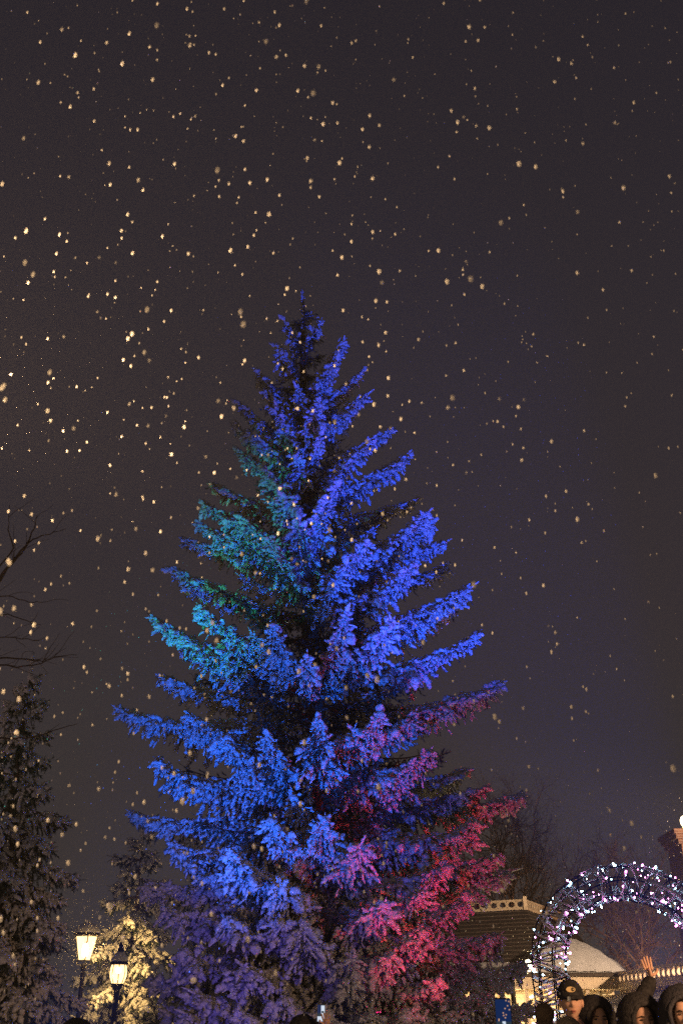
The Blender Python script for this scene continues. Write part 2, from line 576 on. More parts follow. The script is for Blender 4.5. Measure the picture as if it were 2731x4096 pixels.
# (tip x, tip y, row of the branch's foot on the trunk, depth from the trunk, plume half width), on a 1568 px wide print
BR = [
    # right side, from the top
    (735, 742, 805, -.25, .20), (790, 788, 905, -.5, .28), (768, 836, 930, -.8, .30), (830, 858, 965, 0, .26), (838, 912, 1005, -.4, .30),
    (900, 992, 1085, .2, .25), (852, 1012, 1120, -.9, .32), (940, 1047, 1165, -.3, .36), (953, 1152, 1205, .6, .28),
    (978, 1182, 1330, -.9, .44), (993, 1205, 1310, -.3, .38), (1017, 1248, 1330, .3, .34), (1020, 1305, 1380, .5, .30),
    (1077, 1350, 1500, -.6, .45), (950, 1300, 1405, -1.3, .40), (1095, 1458, 1560, -.9, .45), (1045, 1400, 1475, .4, .34),
    (1075, 1600, 1620, .4, .34), (1143, 1575, 1680, -.4, .42), (950, 1640, 1690, -1.5, .38), (1065, 1772, 1770, .3, .40),
    (985, 1728, 1745, -1.5, .46), (1110, 1812, 1800, -.6, .44), (1197, 1828, 1835, 0, .42), (1085, 1893, 1850, -1.4, .50),
    (1147, 1968, 1950, .2, .40), (1166, 2006, 1965, .6, .48), (1017, 1993, 1985, -1.9, .46), (1065, 2070, 2000, -1.0, .58),
    (1140, 2152, 2060, -.4, .58), (1197, 2222, 2120, -.2, .56), (1120, 2290, 2185, -1.2, .60), (1215, 2315, 2250, 0, .50),
    (960, 2140, 2070, -2.0, .55), (1000, 2255, 2150, -1.9, .60),
    # left side
    (655, 742, 812, -.3, .20), (638, 800, 885, -.4, .26), (588, 858, 962, -.2, .27), (612, 905, 1000, -.7, .26), (550, 932, 1045, .1, .27),
    (535, 978, 1085, .3, .25), (572, 1003, 1095, -.6, .27), (543, 1032, 1150, -.2, .29), (490, 1115, 1200, .1, .31),
    (470, 1160, 1255, -.4, .40), (455, 1208, 1290, .1, .36), (420, 1240, 1310, .4, .31), (402, 1312, 1425, -.1, .35),
    (350, 1420, 1560, -1.0, .40), (460, 1398, 1530, -1.3, .40), (430, 1502, 1560, .4, .32), (368, 1556, 1620, .1, .35),
    (268, 1628, 1645, -.4, .40), (440, 1645, 1645, -1.0, .42), (365, 1752, 1765, -1.1, .52), (303, 1870, 1830, -.3, .40),
    (400, 1945, 1860, -.7, .55), (345, 2030, 1905, -.1, .58), (385, 2092, 1960, -.7, .60), (425, 2195, 2060, -1.0, .60),
    (358, 2255, 2110, -.3, .50), (380, 2322, 2185, -.9, .55), (455, 2290, 2150, -1.7, .60),
    # toward the camera
    (686, 895, 965, -.85, .24), (728, 925, 1015, -1.0, .25), (632, 942, 1060, -.9, .26), (680, 1050, 1125, -1.05, .26),
    (735, 1000, 1095, -1.1, .26), (614, 1083, 1200, -1.25, .34), (655, 1145, 1290, -1.45, .36), (745, 1148, 1290, -1.5, .34),
    (772, 1118, 1225, -1.2, .28), (622, 1235, 1345, -1.6, .38), (682, 1200, 1315, -1.35, .30), (555, 1192, 1295, -.9, .36),
    (838, 1245, 1345, -1.4, .36), (624, 1438, 1560, -1.8, .36), (706, 1508, 1575, -1.9, .28), (797, 1410, 1580, -1.9, .36),
    (900, 1430, 1545, -1.6, .42), (516, 1698, 1785, -2.0, .42), (610, 1690, 1795, -2.0, .38), (735, 1652, 1795, -2.2, .42),
    (872, 1640, 1700, -1.7, .30), (745, 1885, 1895, -2.4, .50), (828, 1945, 1905, -2.3, .42), (625, 1885, 1880, -2.2, .46),
    (527, 1963, 2035, -2.3, .48), (640, 2030, 2000, -2.4, .45), (645, 2115, 2085, -2.4, .50), (696, 2128, 2200, -2.6, .44),
    (880, 2080, 2040, -2.3, .50), (560, 2225, 2140, -2.3, .58), (520, 2115, 2060, -2.0, .52), (805, 2255, 2185, -2.5, .55),
    (650, 2300, 2240, -2.6, .55), (430, 2335, 2235, -1.8, .58), (560, 2338, 2262, -2.7, .50), (742, 2325, 2262, -2.8, .50),
    (850, 2332, 2262, -2.6, .52), (940, 2330, 2252, -2.3, .54), (1050, 2335, 2262, -1.6, .58), (900, 2195, 2125, -2.4, .50),
]


def row_z(row):
    return P(720 * K, row * K, TY)[2]


print('branches', len(BR))
for (tx, ty, by, dy, pl) in BR:
    T = P(tx * K, ty * K, TY + dy)
    B = on_trunk(row_z(by) + (0.10 if dy < -1 else 0))
    low = max(0.0, min(1.0, (by - 1750) / 400.0))
    up = 0.5 if dy < -0.8 else 0.32
    up *= (1 - 0.55 * low)
    ax, rows = branch_fingers(B, T, pl * (1.34 + 0.22 * min(1.0, max(0.0, (by - 1000) / 500.0))), rngT, upturn=up, sag=0.05, dens=1.0,
                              fl=0.112 + 0.022 * low, fr=0.033 + 0.006 * low, hang=1.0)
    SV, ST, NV, NT = dress(rows, TEMPL, rngT, 0.5, 0.10)
    lump = rows[(rows[:, 8] < 0.5) & (rngT.random(len(rows)) < 0.10)].copy()
    lump[:, 5] -= 0.35
    lump[:, 2] += 0.015
    lump[:, 6] *= rngT.uniform(1.2, 2.0, len(lump))
    lump[:, 7] *= rngT.uniform(1.4, 2.1, len(lump))
    mid = bez(B, np.array((*(B + (T - B) * 0.66)[:2], min((B + (T - B) * 0.66)[2], T[2] - up * min(1.0, np.linalg.norm(T - B) / 2)) - 0.05 * np.linalg.norm(T - B))), T,
              np.linspace(0.3, 0.95, max(3, int(np.linalg.norm(T - B) / 0.16))))
    crest = [(*(m_ + np.array((rngT.normal(0, .03), rngT.normal(0, .03), 0.03))), *((T - B) + rngT.normal(0, 0.3, 3)), rngT.uniform(.14, .26), rngT.uniform(.04, .068), 0) for m_ in mid]
    LV, LT, _nv, _nt = stamp(np.concatenate([lump, np.array(crest)]), TEMPH, rngT)
    ST = np.concatenate([ST, LT + len(SV)]); SV = np.concatenate([SV, LV])
    L = np.linalg.norm(T - B)
    WV, WT = wood_tris(ax, 0.02 + 0.010 * L, 0.006)
    bo = tri_object('branch', np.concatenate([WV, NV]), np.concatenate([WT, NT + len(WV)]), [M['bark'], M['needle']],
                    np.concatenate([np.zeros(len(WT)), np.ones(len(NT))]), tree, True, t0)
    tri_object('snow_clumps', SV, ST, M['frost'], None, bo, True, t0)

# the remaining inner and far-side boughs, which no one could count
INS, INN, INW = [], [], []
prof_rows = np.array([690, 800, 900, 1000, 1150, 1300, 1450, 1600, 1750, 1900, 2050, 2200, 2400])
prof_r = np.array([.10, .55, .85, 1.15, 1.6, 2.0, 2.3, 2.55, 2.7, 2.9, 3.1, 3.2, 3.3])
for k in range(210):
    fr_ = (k + 0.5) / 210
    row = 720 + (2330 - 720) * fr_ ** 0.85
    ang = k * 2.39996 + rngT.uniform(-0.2, 0.2)
    rad = np.interp(row, prof_rows, prof_r) * rngT.uniform(0.5, 0.86)
    if math.sin(ang) > 0.2:
        rad *= 1.15
    B = on_trunk(row_z(row))
    rise = np.interp(row, [700, 1400, 1900, 2400], [0.55, 0.22, -0.12, -0.35]) * rad
    T = B + np.array((math.cos(ang) * rad, math.sin(ang) * rad, rise))
    if T[2] < 0.3:
        T[2] = 0.3
    ax, rows = branch_fingers(B, T, 0.30 + 0.12 * rad, rngT, upturn=0.2, sag=0.04, dens=0.5, fl=0.16, fr=0.032)
    SV, ST, NV, NT = stamp(rows, TEMPL, rngT)
    if k % 6 == 0:
        INS.append((SV, ST))
    INN.append((NV, NT)); INW.append(wood_tris(ax, 0.03, 0.008, 4))


def joined(lst):
    Vs, Ts, k = [], [], 0
    for V, T in lst:
        Vs.append(V); Ts.append(T + k); k += len(V)
    return np.concatenate(Vs), np.concatenate(Ts)


wv, wt = joined(INW)
nv, nt = joined(INN)
inner = tri_object('inner_boughs', np.concatenate([wv, nv]), np.concatenate([wt, nt + len(wv)]), [M['bark'], M['needle']],
                   np.concatenate([np.zeros(len(wt)), np.ones(len(nt))]), tree, True, t0)
inner['kind'] = 'stuff'
sv, st = joined(INS)
o = tri_object('snow_clumps', sv, st, M['frost'], None, inner, True, t0)
o['kind'] = 'stuff'
# leader
ax, rows = branch_fingers(on_trunk(APEX[2] - 1.1), APEX, 0.16, rngT, upturn=0, sag=0, fl=0.15, fr=0.026, start=0.02)
SV, ST, NV, NT = stamp(rows, TEMPL, rngT)
lead = tri_object('leader_shoot', NV, NT, M['needle'], None, tree, True, t0)
tri_object('snow_clumps', SV, ST, M['frost'], None, lead, True, t0)


# ------------------------------------------------------------------ other spruces
def small_spruce(apex, foot_z, rfun, nb, seed, label, needle, fl, fr, droop, dens=0.8, plume=0.35):
    rng = np.random.default_rng(seed)
    base = np.array((apex[0], apex[1], 0.0))
    root = empty('spruce_tree', base, label, 'tree')
    H = apex[2]
    MB().tube([(0, 0, -0.1), (0.03, 0, H * 0.5), (0, 0, H - 0.1)], [0.02 * H, 0.012 * H, 0.01], 10).build('trunk', M['bark'], root, smooth=True)
    S, N, Wd = [], [], []
    for k in range(nb):
        f = ((k + 0.5) / nb) ** 0.8
        z = H - 0.25 - (H - 0.25 - foot_z) * f
        ang = k * 2.39996 + rng.uniform(-0.3, 0.3)
        rad = rfun(f) * rng.uniform(0.72, 1.12)
        B = np.array((0, 0, z))
        T = B + np.array((math.cos(ang) * rad, math.sin(ang) * rad, (0.35 - (droop + 0.35) * min(1, f * 2.2)) * rad))
        T[2] = max(T[2], 0.15)
        ax, rows = branch_fingers(B, T, plume * (0.45 + 0.55 * min(1, f * 2)), rng, upturn=0.05, sag=-0.10 * min(1, f * 2), dens=dens, fl=fl, fr=fr, hang=1.0)
        SV, ST, NV, NT = dress(rows, TEMPH, rng, 1.0, 0.28)
        S.append((SV, ST)); N.append((NV, NT)); Wd.append(wood_tris(ax, 0.03, 0.008, 4))
    ax, rows = branch_fingers((0, 0, H - 0.8), (0, 0, H), 0.14, rng, 0, 0, 1.0, fl * 0.8, fr * 0.6, start=0.02)
    SV, ST, NV, NT = stamp(rows, TEMPH, rng)
    S.append((SV, ST)); N.append((NV, NT))
    wv, wt = joined(Wd); nv, nt = joined(N)
    c = tri_object('crown', np.concatenate([wv, nv]), np.concatenate([wt, nt + len(wv)]), [M['bark'], needle],
                   np.concatenate([np.zeros(len(wt)), np.ones(len(nt))]), root)
    sv, st = joined(S)
    tri_object('snow_clumps', sv, st, M['snow'], None, c)
    return root


small_spruce(P(130, 2640, 16.0), 0.5, lambda f: 0.08 + 2.0 * f ** 0.9, 84, 21,
             'dark unlit spruce under thick snow, at the left edge of the photo', M['needle'], 0.135, 0.036, 0.55, 1.3, 0.48)
small_spruce(P(575, 3290, 27.0), 0.4, lambda f: 0.2 + 2.15 * f ** 0.8, 60, 22,
             'small snow-laden spruce lit yellow by the two lamps beside it', M['needle_green'], 0.17, 0.045, 0.6, 1.1, 0.52)


# ------------------------------------------------------------------ bare trees
def bare_tree(base, height, spread, seed, label, depth=6, lean=(0, 0), group=None, r0=0.12, start_frac=0.22, nmain=7):
    rng = np.random.default_rng(seed)
    root = empty('bare_tree', base, label, 'tree', group)
    tr = MB()
    top = np.array((lean[0], lean[1], height * 0.75))
    path = [top * t + np.array((rng.normal(0, .05), rng.normal(0, .05), 0)) * (t > 0) for t in np.linspace(0, 1, 7)]
    tr.tube(path, list(np.linspace(r0, r0 * 0.25, 7)), 8)
    tr.build('trunk', M['twig'], root, smooth=True)
    cr_ = MB()

    def grow(p, d, L, r, lev):
        pts, q, dd = [p], p.copy(), d.copy()
        for i in range(4):
            dd = dd + rng.normal(0, 0.16, 3) + np.array((0, 0, 0.05))
            dd /= np.linalg.norm(dd)
            q = q + dd * L / 4
            pts.append(q.copy())
        cr_.tube(pts, list(np.linspace(r, r * 0.5, 5)), 3 if lev > 1 else 5, cap=False)
        if lev >= depth or L < 0.12:
            return
        for i in range(rng.integers(3, 6)):
            s = rng.integers(1, 5)
            nd = dd + rng.normal(0, 0.55, 3)
            nd /= np.linalg.norm(nd)
            grow(pts[s], nd, L * rng.uniform(0.5, 0.78), r * 0.55, lev + 1)

    for i in range(nmain):
        f = start_frac + (1 - start_frac) * (i + 0.5) / nmain
        p = top * f
        a = i * 2.4 + rng.uniform(-.3, .3)
        d = np.array((math.cos(a) * spread, math.sin(a) * spread, 1.0))
        d /= np.linalg.norm(d)
        grow(p, d, height * 0.36 * (1.15 - 0.5 * f), r0 * 0.42, 1)
    cr_.build('crown', M['twig'], root)
    return root


p = P(2010, 3160, 46); bare_tree((p[0], 46, 0), p[2] * 0.88, 0.6, 31, 'bare leafless tree rising behind the dark shingled roof', 5, r0=0.13, nmain=15)
p = P(2560, 3320, 40); bare_tree((p[0] - 0.6, 40, 0), p[2] * 0.9, 0.7, 33, 'bare bushy tree seen through the opening of the lit arch', 5, r0=0.13, start_frac=0.12, nmain=16)
p = P(-420, 2300, 12.5)

# leafless tree whose branches reach into the picture at the left edge
lt = empty('bare_tree', (p[0], 12.5, 0), 'leafless tree whose thin twigs reach in at the left edge', 'tree')
mb = MB()
mb.tube([(0, 0, -0.1), (0.05, 0, 3), (0, 0.05, 6), (0.1, 0, 9.5)], [0.16, 0.13, 0.09, 0.04], 10)
mb.build('trunk', M['twig'], lt, smooth=True)
rl = np.random.default_rng(5)


def limb(pts_px, r0, twigs):
    m_ = MB()
    pts = [P(x, y, 12.5) - np.array(lt.location) for x, y in pts_px]
    pts[0] = np.array((0.0, 0, pts[0][2]))
    dense = []
    for i in range(len(pts) - 1):
        for t in np.linspace(0, 1, 5)[:-1]:
            dense.append(pts[i] * (1 - t) + pts[i + 1] * t + rl.normal(0, 0.008, 3))
    dense.append(pts[-1])
    m_.tube(dense, list(np.linspace(r0, 0.004, len(dense))), 5, cap=False)
    for k in range(twigs):
        i = rl.integers(len(dense) // 4, len(dense) - 1)
        d = dense[i + 1] - dense[i]
        d = d / np.linalg.norm(d) + rl.normal(0, 0.5, 3) + np.array((0, 0, 0.25))
        d /= np.linalg.norm(d)
        q, pt = dense[i].copy(), [dense[i]]
        L = rl.uniform(0.15, 0.5)
        for s in range(4):
            d = d + rl.normal(0, 0.2, 3); d /= np.linalg.norm(d)
            q = q + d * L / 4
            pt.append(q.copy())
        m_.tube(pt, list(np.linspace(0.005, 0.0025, 5)), 3, cap=False)
    m_.build('limb', M['twig'], lt)


limb([(-420, 2700), (-150, 2480), (0, 2310), (60, 2240), (120, 2160), (140, 2100), (150, 2060)], 0.030, 6)
limb([(-420, 2650), (-150, 2470), (0, 2320), (70, 2230), (130, 2155), (200, 2135), (265, 2115)], 0.022, 4)
limb([(-420, 2600), (-120, 2420), (10, 2250), (60, 2190), (35, 2120), (40, 2020)], 0.016, 3)
limb([(-420, 2750), (-100, 2420), (30, 2380), (120, 2410), (170, 2410)], 0.012, 3)
limb([(-420, 2780), (-100, 2460), (40, 2460), (110, 2485), (165, 2500)], 0.012, 4)
limb([(-420, 2800), (-100, 2560), (60, 2550), (160, 2560)], 0.013, 7)
limb([(-420, 2850), (-100, 2640), (60, 2632), (160, 2645), (200, 2640)], 0.018, 12)
limb([(-420, 2860), (-100, 2650), (70, 2668), (150, 2660), (220, 2625), (310, 2620)], 0.014, 8)
limb([(-420, 3050), (-100, 2945), (60, 2955), (150, 2945), (240, 2915), (310, 2895)], 0.014, 3)
limb([(-420, 3200), (-100, 3080), (70, 3100), (130, 3085)], 0.012, 2)


# ------------------------------------------------------------------ street lamps
def tapered_lantern():
    p = P(345, 3774, 25.0)
    root = empty('street_lamp', (p[0], 25.0, 0), 'street lamp with square tapered glass lantern, half behind the dark spruce', 'street lamp')
    zc = p[2]
    m_ = MB().lathe([(0.10, 0), (0.10, 0.5), (0.06, 0.6), (0.05, zc - 0.55), (0.07, zc - 0.50), (0.05, zc - 0.42)], 14)
    m_.build('post', M['black_metal'], root, smooth=True)
    zb, zt = zc - 0.36, zc + 0.16
    rb, rt = 0.13, 0.245

    def sq(r, z):
        return [(r * math.cos(R(20 + 90 * k)), r * math.sin(R(20 + 90 * k)), z) for k in range(4)]

    for k in range(4):
        q = (k + 1) % 4
        MB().add([sq(rb, zb)[k], sq(rb, zb)[q], sq(rt, zt)[q], sq(rt, zt)[k]], [(0, 1, 2, 3)]).build('glass_pane', M['lantern_glass'], root)
    fr = MB()
    for k in range(4):
        fr.tube([sq(rb, zb)[k], sq(rt, zt)[k]], 0.014, 6)
        fr.tube([sq(rb, zb)[k], sq(rb, zb)[(k + 1) % 4]], 0.014, 6)
        fr.tube([sq(rt, zt)[k], sq(rt, zt)[(k + 1) % 4]], 0.014, 6)
    for s in (-1, 1):
        fr.tube([(s * 0.03, 0, zb - 0.12), (s * 0.16, 0, zb - 0.08), (s * 0.15, 0, zb)], 0.014, 6)
    fr.build('lantern_frame', M['black_metal'], root)
    cp = MB().lathe([(0.31, zt + 0.01), (0.30, zt + 0.05), (0.21, zt + 0.14), (0.10, zt + 0.22), (0.03, zt + 0.30), (0.0, zt + 0.33)], 16)
    c = cp.build('lantern_cap', M['black_metal'], root, smooth=True)
    MB().lathe([(0.305, zt + 0.06), (0.31, zt + 0.11), (0.24, zt + 0.20), (0.10, zt + 0.28), (0, zt + 0.30)], 16).build('snow_cap', M['snow'], c, smooth=True)
    MB().lathe([(0.0, zb + 0.06), (0.06, zb + 0.10), (0.08, zb + 0.2), (0.06, zb + 0.32), (0, zb + 0.36)], 14).build('light_bulb', M['lamp_core'], root, smooth=True)
    l_ = lamp('lantern_light', 'POINT', (p[0] + 0.12, 24.86, zc - 0.05), 230, (1.0, 0.58, 0.17), radius=0.06)


def barrel_lantern():
    p = P(474, 3893, 23.0)
    root = empty('street_lamp', (p[0], 23.0, 0), 'street lamp with round ribbed globe and pointed dark cap', 'street lamp')
    zc = p[2]
    MB().lathe([(0.13, 0), (0.13, 0.3), (0.09, 0.5), (0.075, 0.7), (0.06, zc - 0.9), (0.085, zc - 0.82), (0.06, zc - 0.74), (0.06, zc - 0.35),
                (0.10, zc - 0.26), (0.14, zc - 0.20)], 14).build('post', M['black_metal'], root, smooth=True)
    prof = [(0.12, -0.19), (0.165, -0.08), (0.178, 0.02), (0.165, 0.11), (0.15, 0.16)]
    MB().lathe([(r, z + zc) for r, z in prof], 20).build('glass_globe', M['lantern_glass'], root, smooth=True)
    rb = MB()
    for k in range(8):
        a = k * math.pi / 4 + 0.25
        rb.tube([((r + 0.006) * math.cos(a), (r + 0.006) * math.sin(a), z + zc) for r, z in prof], 0.010, 5)
    rb.build('ribs', M['black_metal'], root)
    cp = MB().lathe([(0.19, zc + 0.16), (0.19, zc + 0.20), (0.16, zc + 0.30), (0.09, zc + 0.38), (0.06, zc + 0.40), (0.065, zc + 0.46),
                     (0.035, zc + 0.50), (0.045, zc + 0.54), (0.0, zc + 0.63)], 18).build('lantern_cap', M['black_metal'], root, smooth=True)
    MB().lathe([(0.185, zc + 0.205), (0.175, zc + 0.29), (0.10, zc + 0.385), (0.06, zc + 0.41)], 18).build('snow_cap', M['snow'], cp, smooth=True)
    MB().sphere((0, 0, zc + 0.06), 0.06, 12, 8).build('light_bulb', M['lamp_core'], root, smooth=True)
    lamp('lantern_light', 'POINT', (p[0] + 0.02, 22.9, zc - 0.05), 85, (1.0, 0.60, 0.20), radius=0.05)


tapered_lantern()
barrel_lantern()

p = P(2052, 3990, 20.0); q = P(2112, 3862, 20.0)
root = empty('street_lamp', (p[0], 20, 0), 'lamp glowing on a dark post between the big spruce and the arch', 'street lamp')
MB().lathe([(0.08, 0), (0.05, 0.4), (0.045, q[2] - 0.05), (0.03, q[2])], 10).build('post', M['black_metal'], root, smooth=True)
dx = q[0] - p[0]
MB().tube([(0, 0, q[2] - 0.15), (dx * 0.5, 0, q[2] - 0.22), (dx, 0, q[2] - 0.12)], 0.018, 6).build('bracket', M['black_metal'], root)
MB().sphere((dx, 0, q[2]), 0.085, 12, 9, scale=(0.8, 0.8, 1.15)).build('lamp_globe', M['lamp_core'], root, smooth=True)
lamp('lantern_light', 'POINT', (q[0], 19.8, q[2]), 90, (1.0, 0.68, 0.32), radius=0.05)


# ------------------------------------------------------------------ pavilion
def railing(mb, A, Bp, h, n, slot=0, th=0.05):
    """A pierced band of rings between two rails, from A to Bp (both at its bottom)."""
    A, Bp = np.array(A, float), np.array(Bp, float)
    d = Bp - A
    L = np.linalg.norm(d); d /= L
    nrm = np.array((d[1], -d[0], 0)) * th / 2
    up = np.array((0, 0, 1.0))
    for z0, z1 in ((0, 0.2), (0.84, 1.0)):
        c = [A + up * h * z0, Bp + up * h * z0, Bp + up * h * z1, A + up * h * z1]
        vs = [x + nrm for x in c] + [x - nrm for x in c]
        mb.add(vs, [(0, 1, 2, 3), (7, 6, 5, 4), (0, 4, 5, 1), (3, 2, 6, 7), (1, 5, 6, 2), (0, 3, 7, 4)], slot)
    for i in range(n):
        w0, w1 = L * i / n, L * (i + 1) / n
        cx, hw = (w0 + w1) / 2, (w1 - w0) / 2
        hz = h * 0.32
        K_ = 20
        ring, outer = [], []
        for k in range(K_):
            a = 2 * math.pi * k / K_
            ca, sa = math.cos(a), math.sin(a)
            ring.append((cx + hw * 0.76 * ca, h * 0.52 + hz * 0.86 * sa))
            m_ = max(abs(ca), abs(sa))
            outer.append((cx + hw * ca / m_, h * 0.52 + hz * sa / m_))
        vs = []
        for sgn in (1, -1):
            for (x, z) in ring + outer:
                vs.append(A + d * x + up * z + nrm * sgn * 0.8)
        fs = []
        for k in range(K_):
            q_ = (k + 1) % K_
            fs.append((k, q_, K_ + q_, K_ + k))
            fs.append((2 * K_ + q_, 2 * K_ + k, 3 * K_ + k, 3 * K_ + q_))
            fs.append((q_, k, 2 * K_ + k, 2 * K_ + q_))
        mb.add(vs, fs, slot)


def pavilion():
    Yf = 31.0
    zE = P(2300, 3897, Yf)[2]                   # eave
    xl, xr = P(1450, 3897, Yf)[0], P(2512, 3897, Yf)[0]
    root = empty('pavilion', ((xl + xr) / 2, Yf + 4, 0), 'cream pavilion with dark shingled roof, cresting and lit veranda windows', 'building')
    ox, oy = root.location.x, root.location.y

    def q(pt):
        return (pt[0] - ox, pt[1] - oy, pt[2])

    back = Yf + 9
    # wall
    wallm = MB()
    wy = Yf + 1.6
    wallm.add([q(v) for v in [(xl, wy, -.1), (xr - 0.8, wy, -.1), (xr - 0.8, back, -.1), (xl, back, -.1),
                              (xl, wy, zE), (xr - 0.8, wy, zE), (xr - 0.8, back, zE), (xl, back, zE)]],
              [(0, 1, 5, 4), (1, 2, 6, 5), (2, 3, 7, 6), (3, 0, 4, 7)])
    wallm.build('wall', M['cream'], root)
    # fascia and gutter
    zF = P(2300, 3955, Yf)[2]
    fm = MB()
    fm.box(q(((xl + xr) / 2, Yf + 0.1, (zE - 0.06 + zF) / 2)), (xr - xl, 0.16, zE - 0.06 - zF))
    fm.box(q((xr - 0.1, (Yf + back) / 2, (zE - 0.06 + zF) / 2)), (0.16, back - Yf - 0.2, zE - 0.06 - zF))
    fm.build('fascia', M['cream'], root)
    MB().box(q(((xl + xr) / 2, (Yf + wy) / 2 + 0.1, zF + 0.02)), (xr - xl - 0.3, wy - Yf - 0.25, 0.05)).build('veranda_ceiling', M['cream'], root)
    gm = MB()
    gm.box(q(((xl + xr) / 2, Yf - 0.02, zE - 0.02)), (xr - xl + 0.1, 0.14, 0.085))
    gm.build('gutter', M['gutter'], root)
    # columns and the panes between them
    px_list = [1760, 1850, 1925, 1958, 2005, 2106, 2160, 2245, 2290, 2325, 2350]
    for px in px_list:
        x = P(px, 4000, Yf + 0.25)[0]
        MB().box(q((x, Yf + 0.25, zF / 2)), (0.10, 0.12, zF)).build('column', M['cream'], root)
    for a, b in ((1600, 1690), (1700, 1790), (1800, 1845), (1855, 1990), (2010, 2100), (2110, 2230), (2250, 2330), (2345, 2400), (2405, 2450)):
        xa, xb = P(a, 4000, wy)[0], P(b, 4000, wy)[0]
        w_ = MB()
        z0, z1 = 0.7, zF - 0.06
        w_.box(q(((xa + xb) / 2, wy - 0.03, z1)), (xb - xa + 0.08, 0.06, 0.07)).box(q(((xa + xb) / 2, wy - 0.03, z0)), (xb - xa + 0.08, 0.06, 0.07))
        for x in np.linspace(xa, xb, 3):
            w_.box(q((x, wy - 0.03, (z0 + z1) / 2)), (0.05, 0.056, z1 - z0 - 0.07))
        w_.box(q(((xa + xb) / 2, wy - 0.025, zF - 0.34)), (xb - xa, 0.04, 0.04))
        w = w_.build('window', M['cream'], root)
        MB().add([q(v) for v in [(xa, wy - 0.012, z0), (xb, wy - 0.012, z0), (xb, wy - 0.012, z1), (xa, wy - 0.012, z1)]], [(0, 1, 2, 3)]).build('pane', M['amber_glass'], w)
    # lower roof under snow, rising to the foot of the dark upper roof
    zM = P(2000, 3848, Yf + 2.6)[2]
    xm = P(2300, 3848, Yf + 2.6)[0]
    s_ = MB()
    s_.add([q(v) for v in [(xl, Yf - 0.05, zE + 0.04), (xr, Yf - 0.05, zE + 0.04), (xr, back, zE + 0.04), (xl, back, zE + 0.04),
                           (xl, Yf + 2.8, zM), (xr - 2.4, Yf + 2.8, zM), (xr - 2.4, back - 1, zM), (xl, back - 1, zM)]],
           [(0, 1, 5, 4), (1, 2, 6, 5), (2, 3, 7, 6), (3, 0, 4, 7), (4, 5, 6, 7), (0, 3, 2, 1)])
    s_.build('lower_roof', M['snow'], root)
    # snowy hip in front
    ap = P(2285, 3752, Yf + 2.2)
    hx0 = P(2080, 3895, Yf)[0]
    h_ = MB()
    nU, nV = 26, 10
    rg = np.random.default_rng(8)
    vs, fs = [], []
    for i in range(nV + 1):
        v = i / nV
        for j in range(nU + 1):
            u = j / nU
            e0 = np.array((hx0 + (xr + 0.05 - hx0) * u, Yf - 0.06, zE + 0.07))
            e1 = np.array((ap[0] - 0.5 * (1 - u) + 0.12 * u, ap[1], ap[2] - 0.10 * abs(u - 0.6)))
            pnt = e0 * (1 - v) + e1 * v
            pnt[2] += 0.10 * math.sin(math.pi * v) * (1 if 0 < j < nU else 0.3) + rg.normal(0, 0.012)
            vs.append(q(pnt))
    for i in range(nV):
        for j in range(nU):
            fs.append((i * (nU + 1) + j, i * (nU + 1) + j + 1, (i + 1) * (nU + 1) + j + 1, (i + 1) * (nU + 1) + j))
    b0 = len(vs)
    bk = [q((hx0, ap[1], zE)), q((xr, ap[1], zE))]
    vs += bk
    h_.add(vs, fs)
    rr_ = [i * (nU + 1) + nU for i in range(nV + 1)]
    h_.f.append(tuple([b0 + 1] + rr_[::-1])); h_.m.append(0)
    h_.f.append(tuple([b0] + [i * (nU + 1) for i in range(nV + 1)])); h_.m.append(0)
    h_.build('porch_roof', M['snow'], root, smooth=True)
    # dark upper roof: a mansard with one corner toward the square
    Ct = P(2100, 3640, Yf + 3.6)
    zt = Ct[2]
    dl, dr_ = np.array((-0.86, 0.51, 0)), np.array((0.42, 0.91, 0))
    top = [Ct, Ct + dl * 6.5, Ct + dl * 6.5 + dr_ * 6, Ct + dr_ * 6]
    cen = sum(top) / 4
    bot = [t + (t - cen) * 0.42 for t in top]
    r_ = MB()
    vv = [q((t[0], t[1], zt)) for t in top] + [q((b[0], b[1], zM - 0.2)) for b in bot]
    r_.add(vv, [(0, 4, 5, 1), (1, 5, 6, 2), (2, 6, 7, 3), (3, 7, 4, 0), (0, 1, 2, 3)])
    rf = r_.build('upper_roof', M['shingle'], root)
    # snow lying on the shingle courses: thin ledges
    zc_h = (P(2100, 3592, Yf + 3.6)[2] - zt) * 0.86
    c_ = MB()
    for a, b in ((0, 1), (1, 2), (2, 3), (3, 0)):
        A = np.array(q((top[a][0], top[a][1], zt + 0.02))); B_ = np.array(q((top[b][0], top[b][1], zt + 0.02)))
        railing(c_, A, B_, zc_h, int(np.linalg.norm(B_ - A) / 0.30))
    for t in top:
        c_.box(q((t[0], t[1], zt + zc_h / 2 + 0.05)), (0.12, 0.12, zc_h + 0.10))
    c_.build('roof_cresting', M['cream'], root)
    for px in (1780, 1900, 2050, 2200, 2380):
        x = P(px, 3960, Yf + 0.9)[0]
        lamp('veranda_light', 'POINT', (x, Yf + 0.8, zF - 0.25), 20, (1.0, 0.68, 0.32), radius=0.06)
    lamp('pavilion_fill_light', 'SPOT', (5.5, 24.5, 0.5), 4600, (1.0, 0.66, 0.38), (6.4, 33, 2.6), 60, 0.8)  # unseen light added in front to brighten fascia and roof snow


pavilion()


